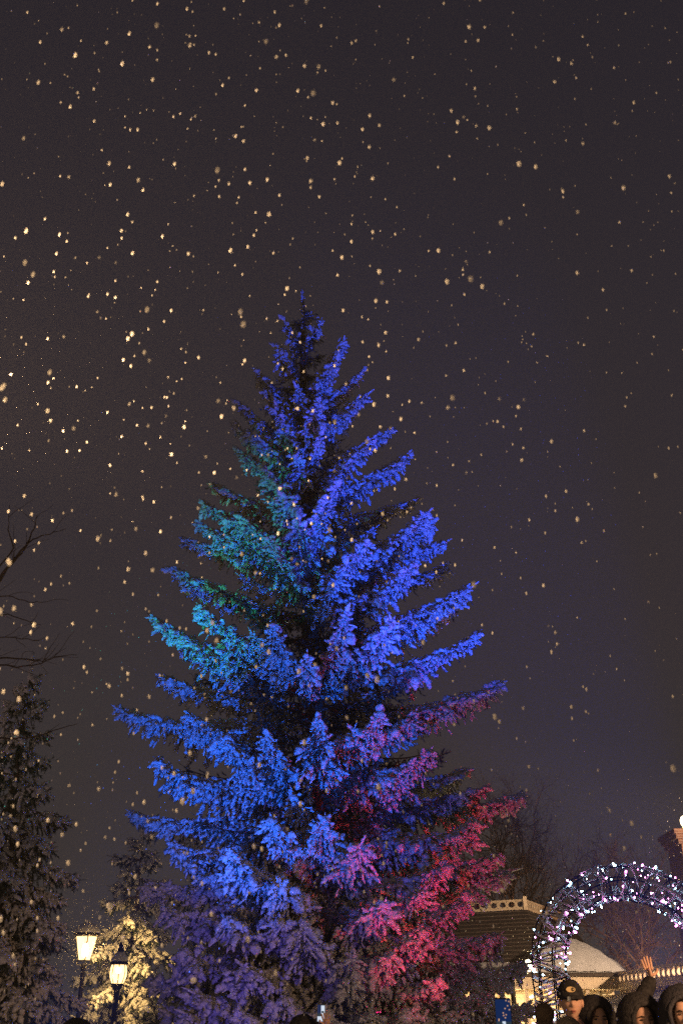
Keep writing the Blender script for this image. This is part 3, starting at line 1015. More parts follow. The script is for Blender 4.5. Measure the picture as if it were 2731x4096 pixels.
def annex():
    A = P(2478, 3958, 31.0); B = P(2790, 3958 - 62, 25.0)
    zb = (A[2] + B[2]) / 2
    A[2] = B[2] = zb
    root = empty('annex', (A[0], A[1], 0), 'low annex with pierced round-hole parapet above a snowy awning', 'building')
    o = np.array((A[0], A[1], 0))
    d = (B - A) / np.linalg.norm(B - A)
    B2 = A + d * 16
    nrm = np.array((-abs(d[1]), -abs(d[0]), 0)) if d[0] > 0 else np.array((d[1], -d[0], 0))
    nrm = np.array((d[1], -d[0], 0))            # toward the square
    if nrm[1] > 0:
        nrm = -nrm
    L = 16.0
    a0 = A - o
    b0 = B2 - o
    m_ = MB(); railing(m_, a0, b0, 0.37, int(L / 0.36), th=0.10)
    m_.build('parapet', M['cream'], root)
    up = np.array((0, 0, 1.0))

    def slab(n0, n1, z0, z1, name, mat_, par=root):
        vs = [a0 + nrm * n0 + up * z0, b0 + nrm * n0 + up * z0, b0 + nrm * n1 + up * z0, a0 + nrm * n1 + up * z0,
              a0 + nrm * n0 + up * z1, b0 + nrm * n0 + up * z1, b0 + nrm * n1 + up * z1, a0 + nrm * n1 + up * z1]
        return MB().add(vs, [(0, 1, 2, 3), (4, 5, 6, 7), (0, 1, 5, 4), (1, 2, 6, 5), (2, 3, 7, 6), (3, 0, 4, 7)]).build(name, mat_, par)

    slab(-2.6, 0.05, -0.10, -0.003, 'cornice', M['cream'])
    slab(-2.5, -0.12, -zb - 0.05, -0.10, 'wall', M['shaded_wall'])  # wall coloured dark to give the shadow line behind the dentils
    dm = MB()
    for k in range(int(L / 0.45)):
        c = a0 + d * (k * 0.45 + 0.2) + up * (-0.19)
        dm.box(c, (0.09, 0.12, 0.17), rotz=math.atan2(d[1], d[0]))
    dm.build('dentil_molding', M['cream'], root)
    # awning roof under snow, sloping toward the square
    n_ = 24
    vs, fs = [], []
    rg = np.random.default_rng(9)
    e0 = a0 - d * 1.6
    for i in range(7):
        v = i / 6
        for j in range(n_ + 1):
            u = j / n_
            vs.append(e0 * (1 - u) + b0 * u + nrm * (0.05 + 3.2 * v) + up * (-0.29 - 1.05 * v + 0.05 * math.sin(math.pi * v) + rg.normal(0, 0.006)))
    for i in range(6):
        for j in range(n_):
            fs.append((i * (n_ + 1) + j, i * (n_ + 1) + j + 1, (i + 1) * (n_ + 1) + j + 1, (i + 1) * (n_ + 1) + j))
    aw = MB().add(vs, fs).build('awning_roof', M['snow'], root, smooth=True)
    md = aw.modifiers.new('thick', 'SOLIDIFY'); md.thickness = 0.10; md.offset = -1
    for k in range(5):
        c = a0 + d * (k * 3.6 - 1.2) + nrm * 3.1
        MB().box((c[0], c[1], (zb - 1.5) / 2), (0.12, 0.12, zb - 1.5)).build('awning_post', M['cream'], root)


annex()

# brick tower at the right edge with a globe lamp on it
tp_ = P(2684, 3318, 27.0)
root = empty('brick_tower', (tp_[0] + 0.75, 27.6, 0), 'dark brick tower cut off by the right edge of the photo', 'tower')
hz_ = tp_[2]
MB().box((0.05, 0, (hz_ - 0.35) / 2), (1.20, 1.2, hz_ - 0.35)).build('shaft', M['brick'], root)
c_ = MB()
for i, (w_, z_) in enumerate(((1.30, hz_ - 0.30), (1.42, hz_ - 0.18), (1.52, hz_ - 0.06))):
    c_.box((0.02, 0, z_), (w_, w_, 0.118))
c_.build('cornice', M['brick'], root)
gl = P(2733, 3285, 27.2)
root = empty('globe_lamp', (gl[0], 27.2, hz_), 'small round lamp glowing on top of the brick tower', 'lamp')
MB().lathe([(0.09, 0), (0.09, 0.06), (0.05, 0.10)], 12).build('base', M['cream'], root)
MB().sphere((0, 0, 0.24), 0.12, 14, 10, scale=(0.8, 0.8, 1.2)).build('globe', M['globe'], root, smooth=True)
lamp('lantern_light', 'POINT', (gl[0] - 0.2, 26.8, hz_ + 0.3), 40, (1.0, 0.6, 0.28), radius=0.05)


# ------------------------------------------------------------------ arch of string lights
def arch():
    YA = 13.0
    cx, ctop = P(2530, 3860, YA)[0], P(2530, 3860, YA)[2]
    Rr = P(2530, 3530, YA)[2] - ctop
    hw = cx - P(2197, 3860, YA)[0]
    root = empty('light_arch', (cx, YA, 0), 'dark wire arch wound with pink and icy white lights', 'arch')
    pathlen_leg = ctop
    rad = 0.205
    rng = np.random.default_rng(17)

    def centre(s):
        """s in 0..1: left leg up, over, right leg down."""
        tot = 2 * pathlen_leg + math.pi * (Rr + hw) / 2
        d = s * tot
        if d < pathlen_leg:
            return np.array((-hw, 0, d)), np.array((0, 0, 1.0)), np.array((-1.0, 0, 0))
        if d > tot - pathlen_leg:
            return np.array((hw, 0, tot - d)), np.array((0, 0, -1.0)), np.array((1.0, 0, 0))
        a = math.pi * (d - pathlen_leg) / (tot - 2 * pathlen_leg)
        c = np.array((-hw * math.cos(a), 0, ctop + Rr * math.sin(a)))
        out = np.array((-math.cos(a), 0, math.sin(a)))
        return c, np.array((math.sin(a), 0, math.cos(a))), out

    def pt(s, w, r=rad):
        c, t, out = centre(min(max(s, 0), 1))
        return c + r * (math.cos(w) * out + math.sin(w) * np.array((0, 1.0, 0)))

    fr, sn = MB(), MB()
    NS = 90

    def snow_run(pts, r):
        """lumps of snow lying on a rod, where it is not too steep"""
        dd_ = pts[-1] - pts[0]
        if abs(dd_[2]) > 0.92 * np.linalg.norm(dd_):
            return
        pts = [p_ + np.array((0, 0, 0.012)) for p_ in pts]
        sn.tube(pts, [0.004] + [r * rng.uniform(0.6, 1.25) for _ in pts[1:-1]] + [0.004], 6)

    for k in range(7):
        w = 2 * math.pi * k / 7 + 0.25
        line = [pt(i / NS, w, rad * rng.uniform(0.95, 1.05)) for i in range(NS + 1)]
        fr.tube(line, 0.010, 6)
        i = 22
        while i < NS - 22:
            m_ = int(rng.integers(3, 8))
            if rng.random() < 0.55:
                snow_run(line[i:i + m_ + 1], rng.uniform(0.014, 0.032))
            i += m_ + int(rng.integers(1, 3))
    for j in range(31):
        s = j / 30
        ring = [pt(s + 0.004 * math.sin(3 * w), w) for w in np.linspace(0, 2 * math.pi, 15)]
        fr.tube(ring, 0.008, 5)
        for _ in range(2):
            a = rng.integers(0, 9)
            if rng.random() < 0.95:
                snow_run(ring[a:a + 5], rng.uniform(0.012, 0.024))
    # cable wound round the frame in loose criss-cross turns
    cable = []
    for tw, ph in ((17, 0.0), (-14, 1.3), (23, 2.2), (-20, 0.4), (11, 4.0)):
        line = [pt(s, tw * 2 * math.pi * s + ph, rad * (1.04 + 0.05 * math.sin(97 * s))) for s in np.linspace(0.02, 0.98, 420)]
        fr.tube(line, 0.0045, 4)
        cable.append(line)
        i = 60
        while i < 360:
            m_ = int(rng.integers(4, 12))
            if rng.random() < 0.85:
                snow_run(line[i:i + m_ + 1], rng.uniform(0.008, 0.016))
            i += m_ + int(rng.integers(1, 8))
    f_ = fr.build('wire_frame', M['black_metal'], root, smooth=True)
    sn.build('snow_clumps', M['snow'], f_, smooth=True)
    # bulbs: short stalk and a lit tip
    proto = {}
    for nm in ('bulb_white', 'bulb_pink'):
        b = MB().lathe([(0.004, -0.03), (0.006, 0.0), (0.013, 0.006), (0.015, 0.016), (0.009, 0.03), (0, 0.036)], 8)
        proto[nm] = b.build('bulb', M[nm], root, smooth=True)
    cnt = 0
    first = {k: True for k in proto}
    tot = 99
    more = {'bulb_white': MB(), 'bulb_pink': MB()}
    for i in range(170):
        s = rng.uniform(0.13, 0.80)
        p_ = pt(s, rng.uniform(0, 2 * math.pi), rad * rng.uniform(0.9, 1.15))
        more['bulb_white' if rng.random() < 0.5 else 'bulb_pink'].sphere(p_, rng.uniform(0.004, 0.007), 6, 4, scale=(1, 1, 1.5))
    for nm in more:
        o = more[nm].build('small_bulbs', M[nm], root, smooth=True)
        o['kind'] = 'stuff'
    for i in range(tot):
        s = 0.15 + 0.62 * (i + rng.uniform(0, 1)) / tot
        w = rng.uniform(0, 2 * math.pi)
        nm = 'bulb_white' if rng.random() < 0.5 else 'bulb_pink'
        o = proto[nm] if first[nm] else proto[nm].copy()
        if not first[nm]:
            COL.objects.link(o)
            o.parent = root
        first[nm] = False
        p_ = pt(s, w, rad * rng.uniform(1.0, 1.22))
        c, t, out = centre(s)
        d = p_ - c + rng.normal(0, 0.06, 3)
        o.location = [float(x) for x in p_]
        o.rotation_euler = Vector(d).to_track_quat('Z', 'Y').to_euler()
        sc_ = rng.uniform(0.5, 0.8)
        o.scale = (sc_, sc_, sc_)
    return root


arch()


# ------------------------------------------------------------------ people
M['skin'] = mat('skin', (0.60, 0.38, 0.29), 0.55, var=0.15, scale=30, bump=0.05)
M['lips'] = mat('lips', (0.36, 0.15, 0.13), 0.5)
M['brow'] = mat('dark_hair', (0.02, 0.015, 0.012), 0.7, bump=0.3, bscale=120)
M['eye'] = mat('eye', (0.05, 0.035, 0.03), 0.25)
M['black_cloth'] = mat('black_cloth', (0.012, 0.012, 0.015), 0.85, color2=(0.03, 0.03, 0.034), scale=40, bump=0.5, bscale=90)
M['dark_cloth'] = mat('dark_cloth', (0.02, 0.022, 0.032), 0.85, color2=(0.035, 0.035, 0.045), scale=30, bump=0.5, bscale=90)
M['wool'] = mat('brown_wool', (0.13, 0.095, 0.07), 0.95, color2=(0.20, 0.15, 0.11), scale=60, bump=1.0, bscale=120)
M['pale_wool'] = mat('pale_wool', (0.26, 0.21, 0.16), 0.95, color2=(0.36, 0.30, 0.22), scale=60, bump=1.0, bscale=120)
M['badge'] = mat('tan_badge', (0.62, 0.48, 0.25), 0.6)
M['phone'] = mat('phone_case', (0.02, 0.02, 0.022), 0.35)
M['scr_blue'] = mat('screen_blue', (0, 0, 0), 0.3, emit=(0.010, 0.034, 0.14), estr=0.6)
M['scr_white'] = mat('screen_white', (0, 0, 0), 0.3, emit=(0.75, 0.85, 1.0), estr=0.85)
M['scr_dark'] = mat('screen_dark', (0, 0, 0), 0.3, emit=(0.03, 0.05, 0.07), estr=0.8)
M['scr_spot'] = mat('screen_spot', (0, 0, 0), 0.3, emit=(1.0, 0.55, 0.30), estr=0.7)


def skin_mesh(verts, edges, radii, sub=2, root=0):
    """A continuous surface grown from a skeleton of joints; returns vertices and faces."""
    me = bpy.data.meshes.new('skeleton')
    me.from_pydata([tuple(map(float, v)) for v in verts], edges, [])
    o = bpy.data.objects.new('skeleton', me)
    COL.objects.link(o)
    o.modifiers.new('skin', 'SKIN')
    for i, r in enumerate(radii):
        rr = r if isinstance(r, tuple) else (r, r)
        me.skin_vertices[0].data[i].radius = rr
        me.skin_vertices[0].data[i].use_root = (i == root)
    o.modifiers['skin'].use_smooth_shade = True
    s = o.modifiers.new('sub', 'SUBSURF'); s.levels = s.render_levels = sub
    dg = bpy.context.evaluated_depsgraph_get()
    ev = o.evaluated_get(dg)
    m2 = ev.to_mesh()
    V = [tuple(v.co) for v in m2.vertices]
    Fc = [tuple(p_.vertices) for p_ in m2.polygons]
    ev.to_mesh_clear()
    bpy.data.objects.remove(o)
    bpy.data.meshes.remove(me)
    return V, Fc


def head_geo(mb, c, face=(0, -1), s=1.0, tilt=0.0):
    """A head with brow, eyes, nose, mouth, chin and ears; slots 0 skin, 1 lips, 2 brows, 3 eyes."""
    yaw = math.atan2(face[0], -face[1])
    ca, sa = math.cos(yaw), math.sin(yaw)
    ct, st_ = math.cos(tilt), math.sin(tilt)

    def tr(x, y, z):
        x, z = x * ct - z * st_, x * st_ + z * ct
        x, y = x * ca - y * sa, x * sa + y * ca
        return (c[0] + x * s, c[1] + y * s, c[2] + z * s)

    nu, nv_ = 40, 30
    vs, fs, ms = [], [], []
    g_ = lambda x, m, w: math.exp(-((x - m) / w) ** 2)
    for i in range(nv_ + 1):
        th = math.pi * i / nv_
        for j in range(nu):
            a = 2 * math.pi * j / nu
            x, y, z = 0.076 * math.sin(th) * math.sin(a), -0.094 * math.sin(th) * math.cos(a), 0.118 * math.cos(th)
            front = max(0.0, math.cos(a)) * math.sin(th)
            if z < -0.02:                       # jaw narrows to the chin
                k = min(1, (-z - 0.02) / 0.1)
                x *= 1 - 0.28 * k
                y = y * (1 - 0.10 * k) - 0.006 * k * front
            if front > 0.2:
                y -= 0.026 * g_(x, 0, 0.012) * g_(z, -0.022, 0.014) + 0.014 * g_(x, 0, 0.010) * g_(z, 0.004, 0.022)
                y += 0.013 * (g_(x, 0.032, 0.016) + g_(x, -0.032, 0.016)) * g_(z, 0.010, 0.013)
                y -= 0.006 * g_(z, 0.032, 0.010) * g_(x, 0, 0.05)
                y -= 0.006 * g_(x, 0, 0.022) * (g_(z, -0.056, 0.006) + g_(z, -0.068, 0.006))
                y += 0.004 * g_(x, 0, 0.026) * g_(z, -0.062, 0.003)
                y -= 0.008 * g_(x, 0, 0.02) * g_(z, -0.100, 0.014)
                y -= 0.004 * (g_(x, 0.045, 0.02) + g_(x, -0.045, 0.02)) * g_(z, -0.02, 0.02)
            vs.append(tr(x, y, z))
    for i in range(nv_):
        for j in range(nu):
            q_ = (j + 1) % nu
            fs.append((i * nu + j, i * nu + q_, (i + 1) * nu + q_, (i + 1) * nu + j))
    mb.add(vs, fs, 0)
    for sd in (-1, 1):
        # eyes, brows, ears
        ev, ef = [], []
        m_ = MB().sphere((sd * 0.031, -0.078, 0.009), 0.010, 10, 7, scale=(1.35, 0.6, 0.65))
        mb.add([tr(*v) for v in m_.v], m_.f, 3)
        m_ = MB().tube([(sd * 0.014, -0.093, 0.026), (sd * 0.032, -0.089, 0.032), (sd * 0.050, -0.076, 0.026)], [0.003, 0.0045, 0.002], 6)
        mb.add([tr(*v) for v in m_.v], m_.f, 2)
        m_ = MB().sphere((sd * 0.078, 0.008, -0.008), 0.032, 10, 8, scale=(0.35, 0.65, 1.0))
        mb.add([tr(*v) for v in m_.v], m_.f, 0)
    m_ = MB().tube([(-0.022, -0.090, -0.061), (-0.008, -0.0985, -0.057), (0.008, -0.0985, -0.057), (0.022, -0.090, -0.061)], [0.002, 0.005, 0.005, 0.002], 6)
    mb.add([tr(*v) for v in m_.v], m_.f, 1)
    m_ = MB().tube([(-0.018, -0.090, -0.066), (0, -0.099, -0.070), (0.018, -0.090, -0.066)], [0.002, 0.006, 0.002], 6)
    mb.add([tr(*v) for v in m_.v], m_.f, 1)
    return tr


def hand_geo(mb, wrist, palm_dir, side, normal, spread, curl, s=1.0):
    """Palm with four unequal fingers and a thumb leaving its side. side points toward the thumb."""
    d, t, nrm = [np.array(v, float) / np.linalg.norm(v) for v in (palm_dir, side, normal)]
    w = np.array(wrist, float)
    vs = [w, w + d * 0.045 * s, w + d * 0.085 * s]
    V, Fc = skin_mesh(vs, [(0, 1), (1, 2)], [(0.026 * s, 0.020 * s), (0.040 * s, 0.016 * s), (0.040 * s, 0.014 * s)], 2)
    V = np.array(V)
    mb.add(V, Fc, 0)
    for k, (off, ln) in enumerate(((0.030, 0.078), (0.010, 0.088), (-0.010, 0.082), (-0.030, 0.064))):
        b = w + (d * 0.080 + t * off) * s
        fd = d + t * off * spread * 10
        fd /= np.linalg.norm(fd)
        pts = [b - d * 0.02 * s, b]
        cur = b
        for q_, fr_ in enumerate((0.45, 0.32, 0.23)):
            ang = curl * (q_ + 0.6)
            dd = fd * math.cos(ang) + nrm * math.sin(ang)
            cur = cur + dd * ln * fr_ * s
            pts.append(cur)
        V, Fc = skin_mesh(pts, [(i, i + 1) for i in range(4)], [0.0095 * s, 0.0095 * s, 0.009 * s, 0.0085 * s, 0.0065 * s], 2)
        mb.add(V, Fc, 0)
    b = w + (d * 0.025 + t * 0.028) * s
    pts = [b - t * 0.015 * s, b, b + (d * 0.020 + t * 0.030) * s, b + (d * 0.050 + t * 0.044 + nrm * 0.01) * s]
    V, Fc = skin_mesh(pts, [(0, 1), (1, 2), (2, 3)], [0.012 * s, 0.013 * s, 0.0105 * s, 0.008 * s], 2)
    mb.add(V, Fc, 0)


def person(X, Y, top, label, face=(0, -1), wear='hood', cloth='black_cloth', hat='wool', arm_l=None, arm_r=None, tilt=0.0, group=None, hood_w=1.0, hand_dir=None):
    """A standing person, top = height of the head's crown. arm_*: (elbow, wrist) relative to the foot point, or None for hanging."""
    root = empty('person', (X, Y, 0), label, 'person', group)
    H = top
    hz = H - 0.118                                   # head centre
    sh = H - 0.30
    fx, fy = face
    nrm_ = math.hypot(fx, fy); fx, fy = fx / nrm_, fy / nrm_
    rx, ry = -fy, fx                                 # the person's own left, seen from behind
    J = lambda a, f, z: np.array((rx * a + fx * f, ry * a + fy * f, z))
    hip = H * 0.52
    body = MB()
    vs = [J(0, 0, hip), J(0, 0, hip + 0.22), J(0, 0, sh - 0.08), J(0, -0.01, sh + 0.03), J(0, 0.0, hz - 0.05)]
    rd = [(0.13, 0.10), (0.12, 0.09), (0.14, 0.10), 0.06, 0.05]
    ed = [(0, 1), (1, 2), (2, 3), (3, 4)]
    arms = []
    for sd, arm in ((-1, arm_l), (1, arm_r)):
        S = J(sd * 0.17, 0, sh - 0.04)
        if arm is None:
            E, Wp = J(sd * 0.24, 0.0, sh - 0.32), J(sd * 0.22, 0.06, sh - 0.56)
        else:
            E, Wp = np.array(arm[0], float), np.array(arm[1], float)
        k = len(vs)
        vs += [S, E, Wp]; rd += [0.052, 0.042, 0.03]
        ed += [(2, k), (k, k + 1), (k + 1, k + 2)]
        arms.append((sd, S, E, Wp, arm is not None))
    for sd in (-1, 1):
        k = len(vs)
        vs += [J(sd * 0.09, 0, hip - 0.08), J(sd * 0.10, 0.01, hip * 0.5), J(sd * 0.10, -0.02, 0.08), J(sd * 0.11, 0.12, 0.03)]
        rd += [0.085, 0.055, 0.04, 0.035]
        ed += [(0, k), (k, k + 1), (k + 1, k + 2), (k + 2, k + 3)]
    V, Fc = skin_mesh(vs, ed, rd, 1)
    body.add(V, Fc, 0)
    head_geo(body, J(0, 0.015, hz), (fx, fy), 1.0, tilt)
    for sd, S, E, Wp, up in arms:
        d = Wp - E
        if up:
            side = J(-sd, 0, 0)
            hand_geo(body, Wp, d if hand_dir is None else np.array(hand_dir, float), side, J(0, 1, 0), 0.45, 0.10, 0.9)
        else:
            hand_geo(body, Wp, d, J(0, 1, 0), J(-sd, 0, 0), 0.05, 0.35)
    body.build('body', [M['skin'], M['lips'], M['brow'], M['eye']], root, smooth=True)
    # coat
    vs = [J(0, 0, hip - 0.10), J(0, 0, hip + 0.18), J(0, 0, sh - 0.10), J(0, -0.01, sh + 0.02)]
    rd = [(0.20, 0.16), (0.19, 0.15), (0.19, 0.14), (0.10, 0.10)]
    ed = [(0, 1), (1, 2), (2, 3)]
    for sd, S, E, Wp, up in arms:
        k = len(vs)
        d = (Wp - E) / np.linalg.norm(Wp - E)
        vs += [S, (S + E) / 2, E, (E + Wp) / 2, Wp + d * 0.018]
        rd += [0.085, 0.08, 0.078, 0.066, 0.044]
        ed += [(2, k), (k, k + 1), (k + 1, k + 2), (k + 2, k + 3), (k + 3, k + 4)]
    V, Fc = skin_mesh(vs, ed, rd, 2)
    MB().add(V, Fc).build('coat', M[cloth], root, smooth=True)
    tz = []
    for sd in (-1, 1):
        V, Fc = skin_mesh([J(sd * 0.08, 0, hip), J(sd * 0.10, 0.01, hip * 0.5), J(sd * 0.10, -0.01, 0.10)], [(0, 1), (1, 2)], [0.115, 0.085, 0.07], 2)
        MB().add(V, Fc).build('trouser_leg', M['dark_cloth'], root, smooth=True)
        V, Fc = skin_mesh([J(sd * 0.10, -0.03, 0.12), J(sd * 0.10, 0.0, 0.05), J(sd * 0.11, 0.15, 0.045)], [(0, 1), (1, 2)], [0.06, 0.06, 0.05], 2)
        MB().add(V, Fc).build('boot', M['black_cloth'], root, smooth=True)
    hc = J(0, 0.0, hz)
    F3 = J(0, 1, 0); R3 = J(1, 0, 0); U3 = np.array((0, 0, 1.0))
    if wear == 'hood':
        # a shell open toward the face, with a rolled rim, falling to the shoulders
        nu, nv_ = 28, 16
        vs, fs = [], []
        rg = np.random.default_rng(int(abs(X) * 100))
        for i in range(nv_ + 1):
            ph = R(38) + (math.pi - R(38)) * i / nv_          # angle from the face direction
            for j in range(nu):
                a = 2 * math.pi * j / nu
                rr = 0.145 * hood_w * (1 + rg.normal(0, 0.012))
                x, z = math.sin(ph) * math.cos(a), math.sin(ph) * math.sin(a)
                y = math.cos(ph)
                zz_ = z * rr * (1.12 if z > 0 else 1.55)
                vs.append(hc + F3 * (y * rr * 0.95 - 0.01) + R3 * x * rr * (1.0 + (0.25 if z < -0.3 else 0)) + U3 * (zz_ + 0.005))
        for i in range(nv_):
            for j in range(nu):
                q_ = (j + 1) % nu
                fs.append((i * nu + j, i * nu + q_, (i + 1) * nu + q_, (i + 1) * nu + j))
        h_ = MB().add(vs, fs)
        h_.tube([vs[j] for j in range(nu)] + [vs[0]], 0.017, 6)
        ho = h_.build('hood', M[cloth], root, smooth=True)
        md = ho.modifiers.new('thick', 'SOLIDIFY'); md.thickness = 0.012
    elif wear in ('beanie', 'pompom'):
        h_ = MB()
        vs, fs = [], []
        nu, nv_ = 26, 12
        rg = np.random.default_rng(4)
        for i in range(nv_ + 1):
            th = R(108) * i / nv_
            for j in range(nu):
                a = 2 * math.pi * j / nu
                rr = 1 + 0.02 * (j % 2)
                vs.append(hc + R3 * math.sin(th) * math.cos(a) * 0.098 * rr + F3 * (math.sin(th) * math.sin(a) * 0.112 * rr) + U3 * (math.cos(th) * 0.150 + 0.005))
        for i in range(nv_):
            for j in range(nu):
                q_ = (j + 1) % nu
                fs.append((i * nu + j, (i + 1) * nu + j, (i + 1) * nu + q_, i * nu + q_))
        h_.add(vs, fs)
        brim = [vs[(nv_ - 1) * nu + j] for j in range(nu)]
        h_.tube(brim + [brim[0]], 0.02, 8)
        b_ = h_.build('knitted_hat', M[hat], root, smooth=True)
        if wear == 'pompom':
            MB().sphere(hc + U3 * 0.185, 0.062, 16, 12, jit=0.10, rng=random.Random(3)).build('pompom', M['wool'], b_, smooth=True)
    elif wear == 'cap':
        vs, fs = [], []
        nu, nv_ = 26, 10
        for i in range(nv_ + 1):
            th = R(92) * i / nv_
            for j in range(nu):
                a = 2 * math.pi * j / nu
                vs.append(hc + R3 * math.sin(th) * math.cos(a) * 0.092 + F3 * (math.sin(th) * math.sin(a) * 0.108) + U3 * (math.cos(th) * 0.115 + 0.030))
        for i in range(nv_):
            for j in range(nu):
                q_ = (j + 1) % nu
                fs.append((i * nu + j, (i + 1) * nu + j, (i + 1) * nu + q_, i * nu + q_))
        h_ = MB().add(vs, fs)
        vz, fz = [], []
        for i in range(5):
            for j in range(13):
                a = R(25 + 130 * j / 12)
                e = 1 + 0.62 * i / 4 * math.sin(a) ** 1.5
                vz.append(hc + R3 * math.cos(a) * 0.093 + F3 * math.sin(a) * 0.107 * e + U3 * (0.030 + 0.012 * math.sin(a) - 0.022 * (i / 4) ** 1.5))
        for i in range(4):
            for j in range(12):
                fz.append((i * 13 + j, i * 13 + j + 1, (i + 1) * 13 + j + 1, (i + 1) * 13 + j))
        h_.add(vz, fz)
        cpo = h_.build('cap', M['black_cloth'], root, smooth=True)
        md = cpo.modifiers.new('thick', 'SOLIDIFY'); md.thickness = 0.006
        # oval badge with a dark disc in it, sewn to the front
        bd = MB()
        bc = hc + F3 * 0.106 + U3 * 0.078 - R3 * 0.004
        for k_, (rw, rh, off, sl, sx) in enumerate(((0.033, 0.020, 0.0, 0, 0), (0.011, 0.013, 0.003, 1, 0.014), (0.004, 0.005, 0.005, 0, 0.016))):
            vv = [bc + F3 * (off - 0.10 * 0) + R3 * (rw * math.cos(2 * math.pi * k / 18) + sx) + (U3 * 0.93 - F3 * 0.36) * rh * math.sin(2 * math.pi * k / 18) for k in range(18)]
            vb = [v - F3 * 0.008 for v in vv]
            bd.add(vv + vb, [tuple(range(18))] + [(k, (k + 1) % 18, 18 + (k + 1) % 18, 18 + k) for k in range(18)], sl)
        bd.build('badge', [M['badge'], M['black_cloth']], cpo)
    return root


def head_at(px, py, Y):
    p_ = P(px, py, Y)
    return p_[0], p_[2]


x, z = head_at(2275, 3935, 8.0)
person(x, 8.0, z, 'man in a dark baseball cap with an oval badge, in front of the arch', (-0.1, -1), 'cap', 'black_cloth')
x, z = head_at(2375, 4012, 8.3)
person(x, 8.3, z, 'person in a dark hood between the capped man and the waving woman', (0.1, -1), 'hood', 'black_cloth', hood_w=1.0)
x, z = head_at(2553, 4008, 7.6)
hx, hz_2 = P(2570, 3915, 7.9)[0] - x, P(2570, 3915, 7.9)[2]
ex, ez = P(2520, 4065, 7.9)[0] - x, P(2520, 4065, 7.9)[2]
person(x, 7.6, z, 'woman in a black hood waving one arm overhead', (0.12, -1), 'hood', 'black_cloth', hood_w=1.04, hand_dir=(-0.22, 0.0, 1.0),
       arm_l=((ex, 0.20, ez), (P(2592, 3915, 7.9)[0] - x, 0.22, P(2592, 3915, 7.9)[2])), tilt=0.06)
x, z = head_at(2722, 3985, 7.4)
person(x, 7.4, z, 'person in a dark hood cut off by the right edge of the photo', (-0.2, -1), 'hood', 'dark_cloth', hood_w=1.1)
x, z = head_at(2180, 4104, 7.0)
person(x, 7.0, z, 'person seen from behind in a brown knitted pompom hat', (0, 1), 'pompom', 'black_cloth', 'wool')
x, z = head_at(2268, 4092, 6.4)
person(x, 6.4, z, 'person seen from behind in a pale knitted hat without a pompom', (0.1, 1), 'beanie', 'dark_cloth', 'pale_wool')
x, z = head_at(308, 4108, 9.0)
person(x, 9.0, z, 'person in a black hood standing below the tapered lantern', (0, 1), 'hood', 'black_cloth', hood_w=1.05)


def phone(name_label, c, w, h, screen, face=(0, -1)):
    """A phone held upright, its lit screen toward the camera; screen: rects (x0,z0,x1,z1,slot) in 0..1."""
    root = empty('phone', c, name_label, 'phone')
    b = MB()
    n_ = 5
    prof = []
    rr = w * 0.13
    for cxs, czs, a0 in ((1, 1, 0), (-1, 1, 90), (-1, -1, 180), (1, -1, 270)):
        for k in range(n_):
            a = R(a0 + 90 * k / (n_ - 1))
            prof.append((cxs * (w / 2 - rr) + rr * math.cos(a), czs * (h / 2 - rr) + rr * math.sin(a)))
    m_ = len(prof)
    vs = [(x_, -0.004, z_) for x_, z_ in prof] + [(x_, 0.004, z_) for x_, z_ in prof]
    b.add(vs, [tuple(range(m_)), tuple(range(2 * m_ - 1, m_ - 1, -1))] + [(k, m_ + k, m_ + (k + 1) % m_, (k + 1) % m_) for k in range(m_)])
    b.build('phone_body', M['phone'], root)
    s_ = MB()
    for i, (x0, z0, x1, z1, sl) in enumerate(screen):
        y_ = -0.0052 - 0.0004 * i
        X0, X1, Z0, Z1 = [(-0.46 + 0.92 * q_) for q_ in (x0, x1, z0, z1)]
        s_.add([(X0 * w, y_, Z0 * h), (X1 * w, y_, Z0 * h), (X1 * w, y_, Z1 * h), (X0 * w, y_, Z1 * h)], [(0, 1, 2, 3)], sl)
    s_.build('screen', [M['scr_dark'], M['scr_blue'], M['scr_white'], M['scr_spot']], root)
    return root


pc = P(1284, 4052, 10.0)
x, z = head_at(1215, 4085, 10.3)
rgp = random.Random(2)
scr = [(0, 0, 1, 1, 0), (0, .45, .55, 1, 1), (.5, .3, 1, .95, 2), (0, .0, 1, .3, 2), (.1, .32, .4, .5, 0), (.55, .5, .9, .62, 0)]
phone('small phone with a bright screen held up before the big spruce', pc, 0.070, 0.145, scr)
person(x, 10.2, z, 'person in black seen from behind, filming the big spruce with a phone', (0, 1), 'hood', 'black_cloth',
       arm_r=None, arm_l=((pc[0] - x + 0.10, 0.10, pc[2] - 0.36), (pc[0] - x + 0.055, -0.17, pc[2] - 0.10)))
pc = P(2012, 4066, 5.0)
scr = [(0, 0, 1, 1, 0), (0, .35, 1, 1, 1), (.48, .02, .62, .36, 2), (.1, .0, .2, .12, 2), (.40, .30, .56, .36, 2)]
for k in range(11):
    a, b = rgp.uniform(.1, .9), rgp.uniform(.35, .95)
    scr.append((a, b, a + .075, b + .035, 3))
phone('larger phone with a dark blue picture on its screen, held up near the arch', pc, 0.074, 0.150, scr)
person(pc[0] + 0.02, 5.25, 1.38, 'person mostly below the frame, holding up the phone near the arch', (0, 1), 'beanie', 'dark_cloth', 'pale_wool',
       arm_l=((-0.16, -0.05, 1.18), (-0.075, -0.235, pc[2] - 0.13)), arm_r=((0.22, -0.04, 1.16), (0.075, -0.235, pc[2] - 0.14)))


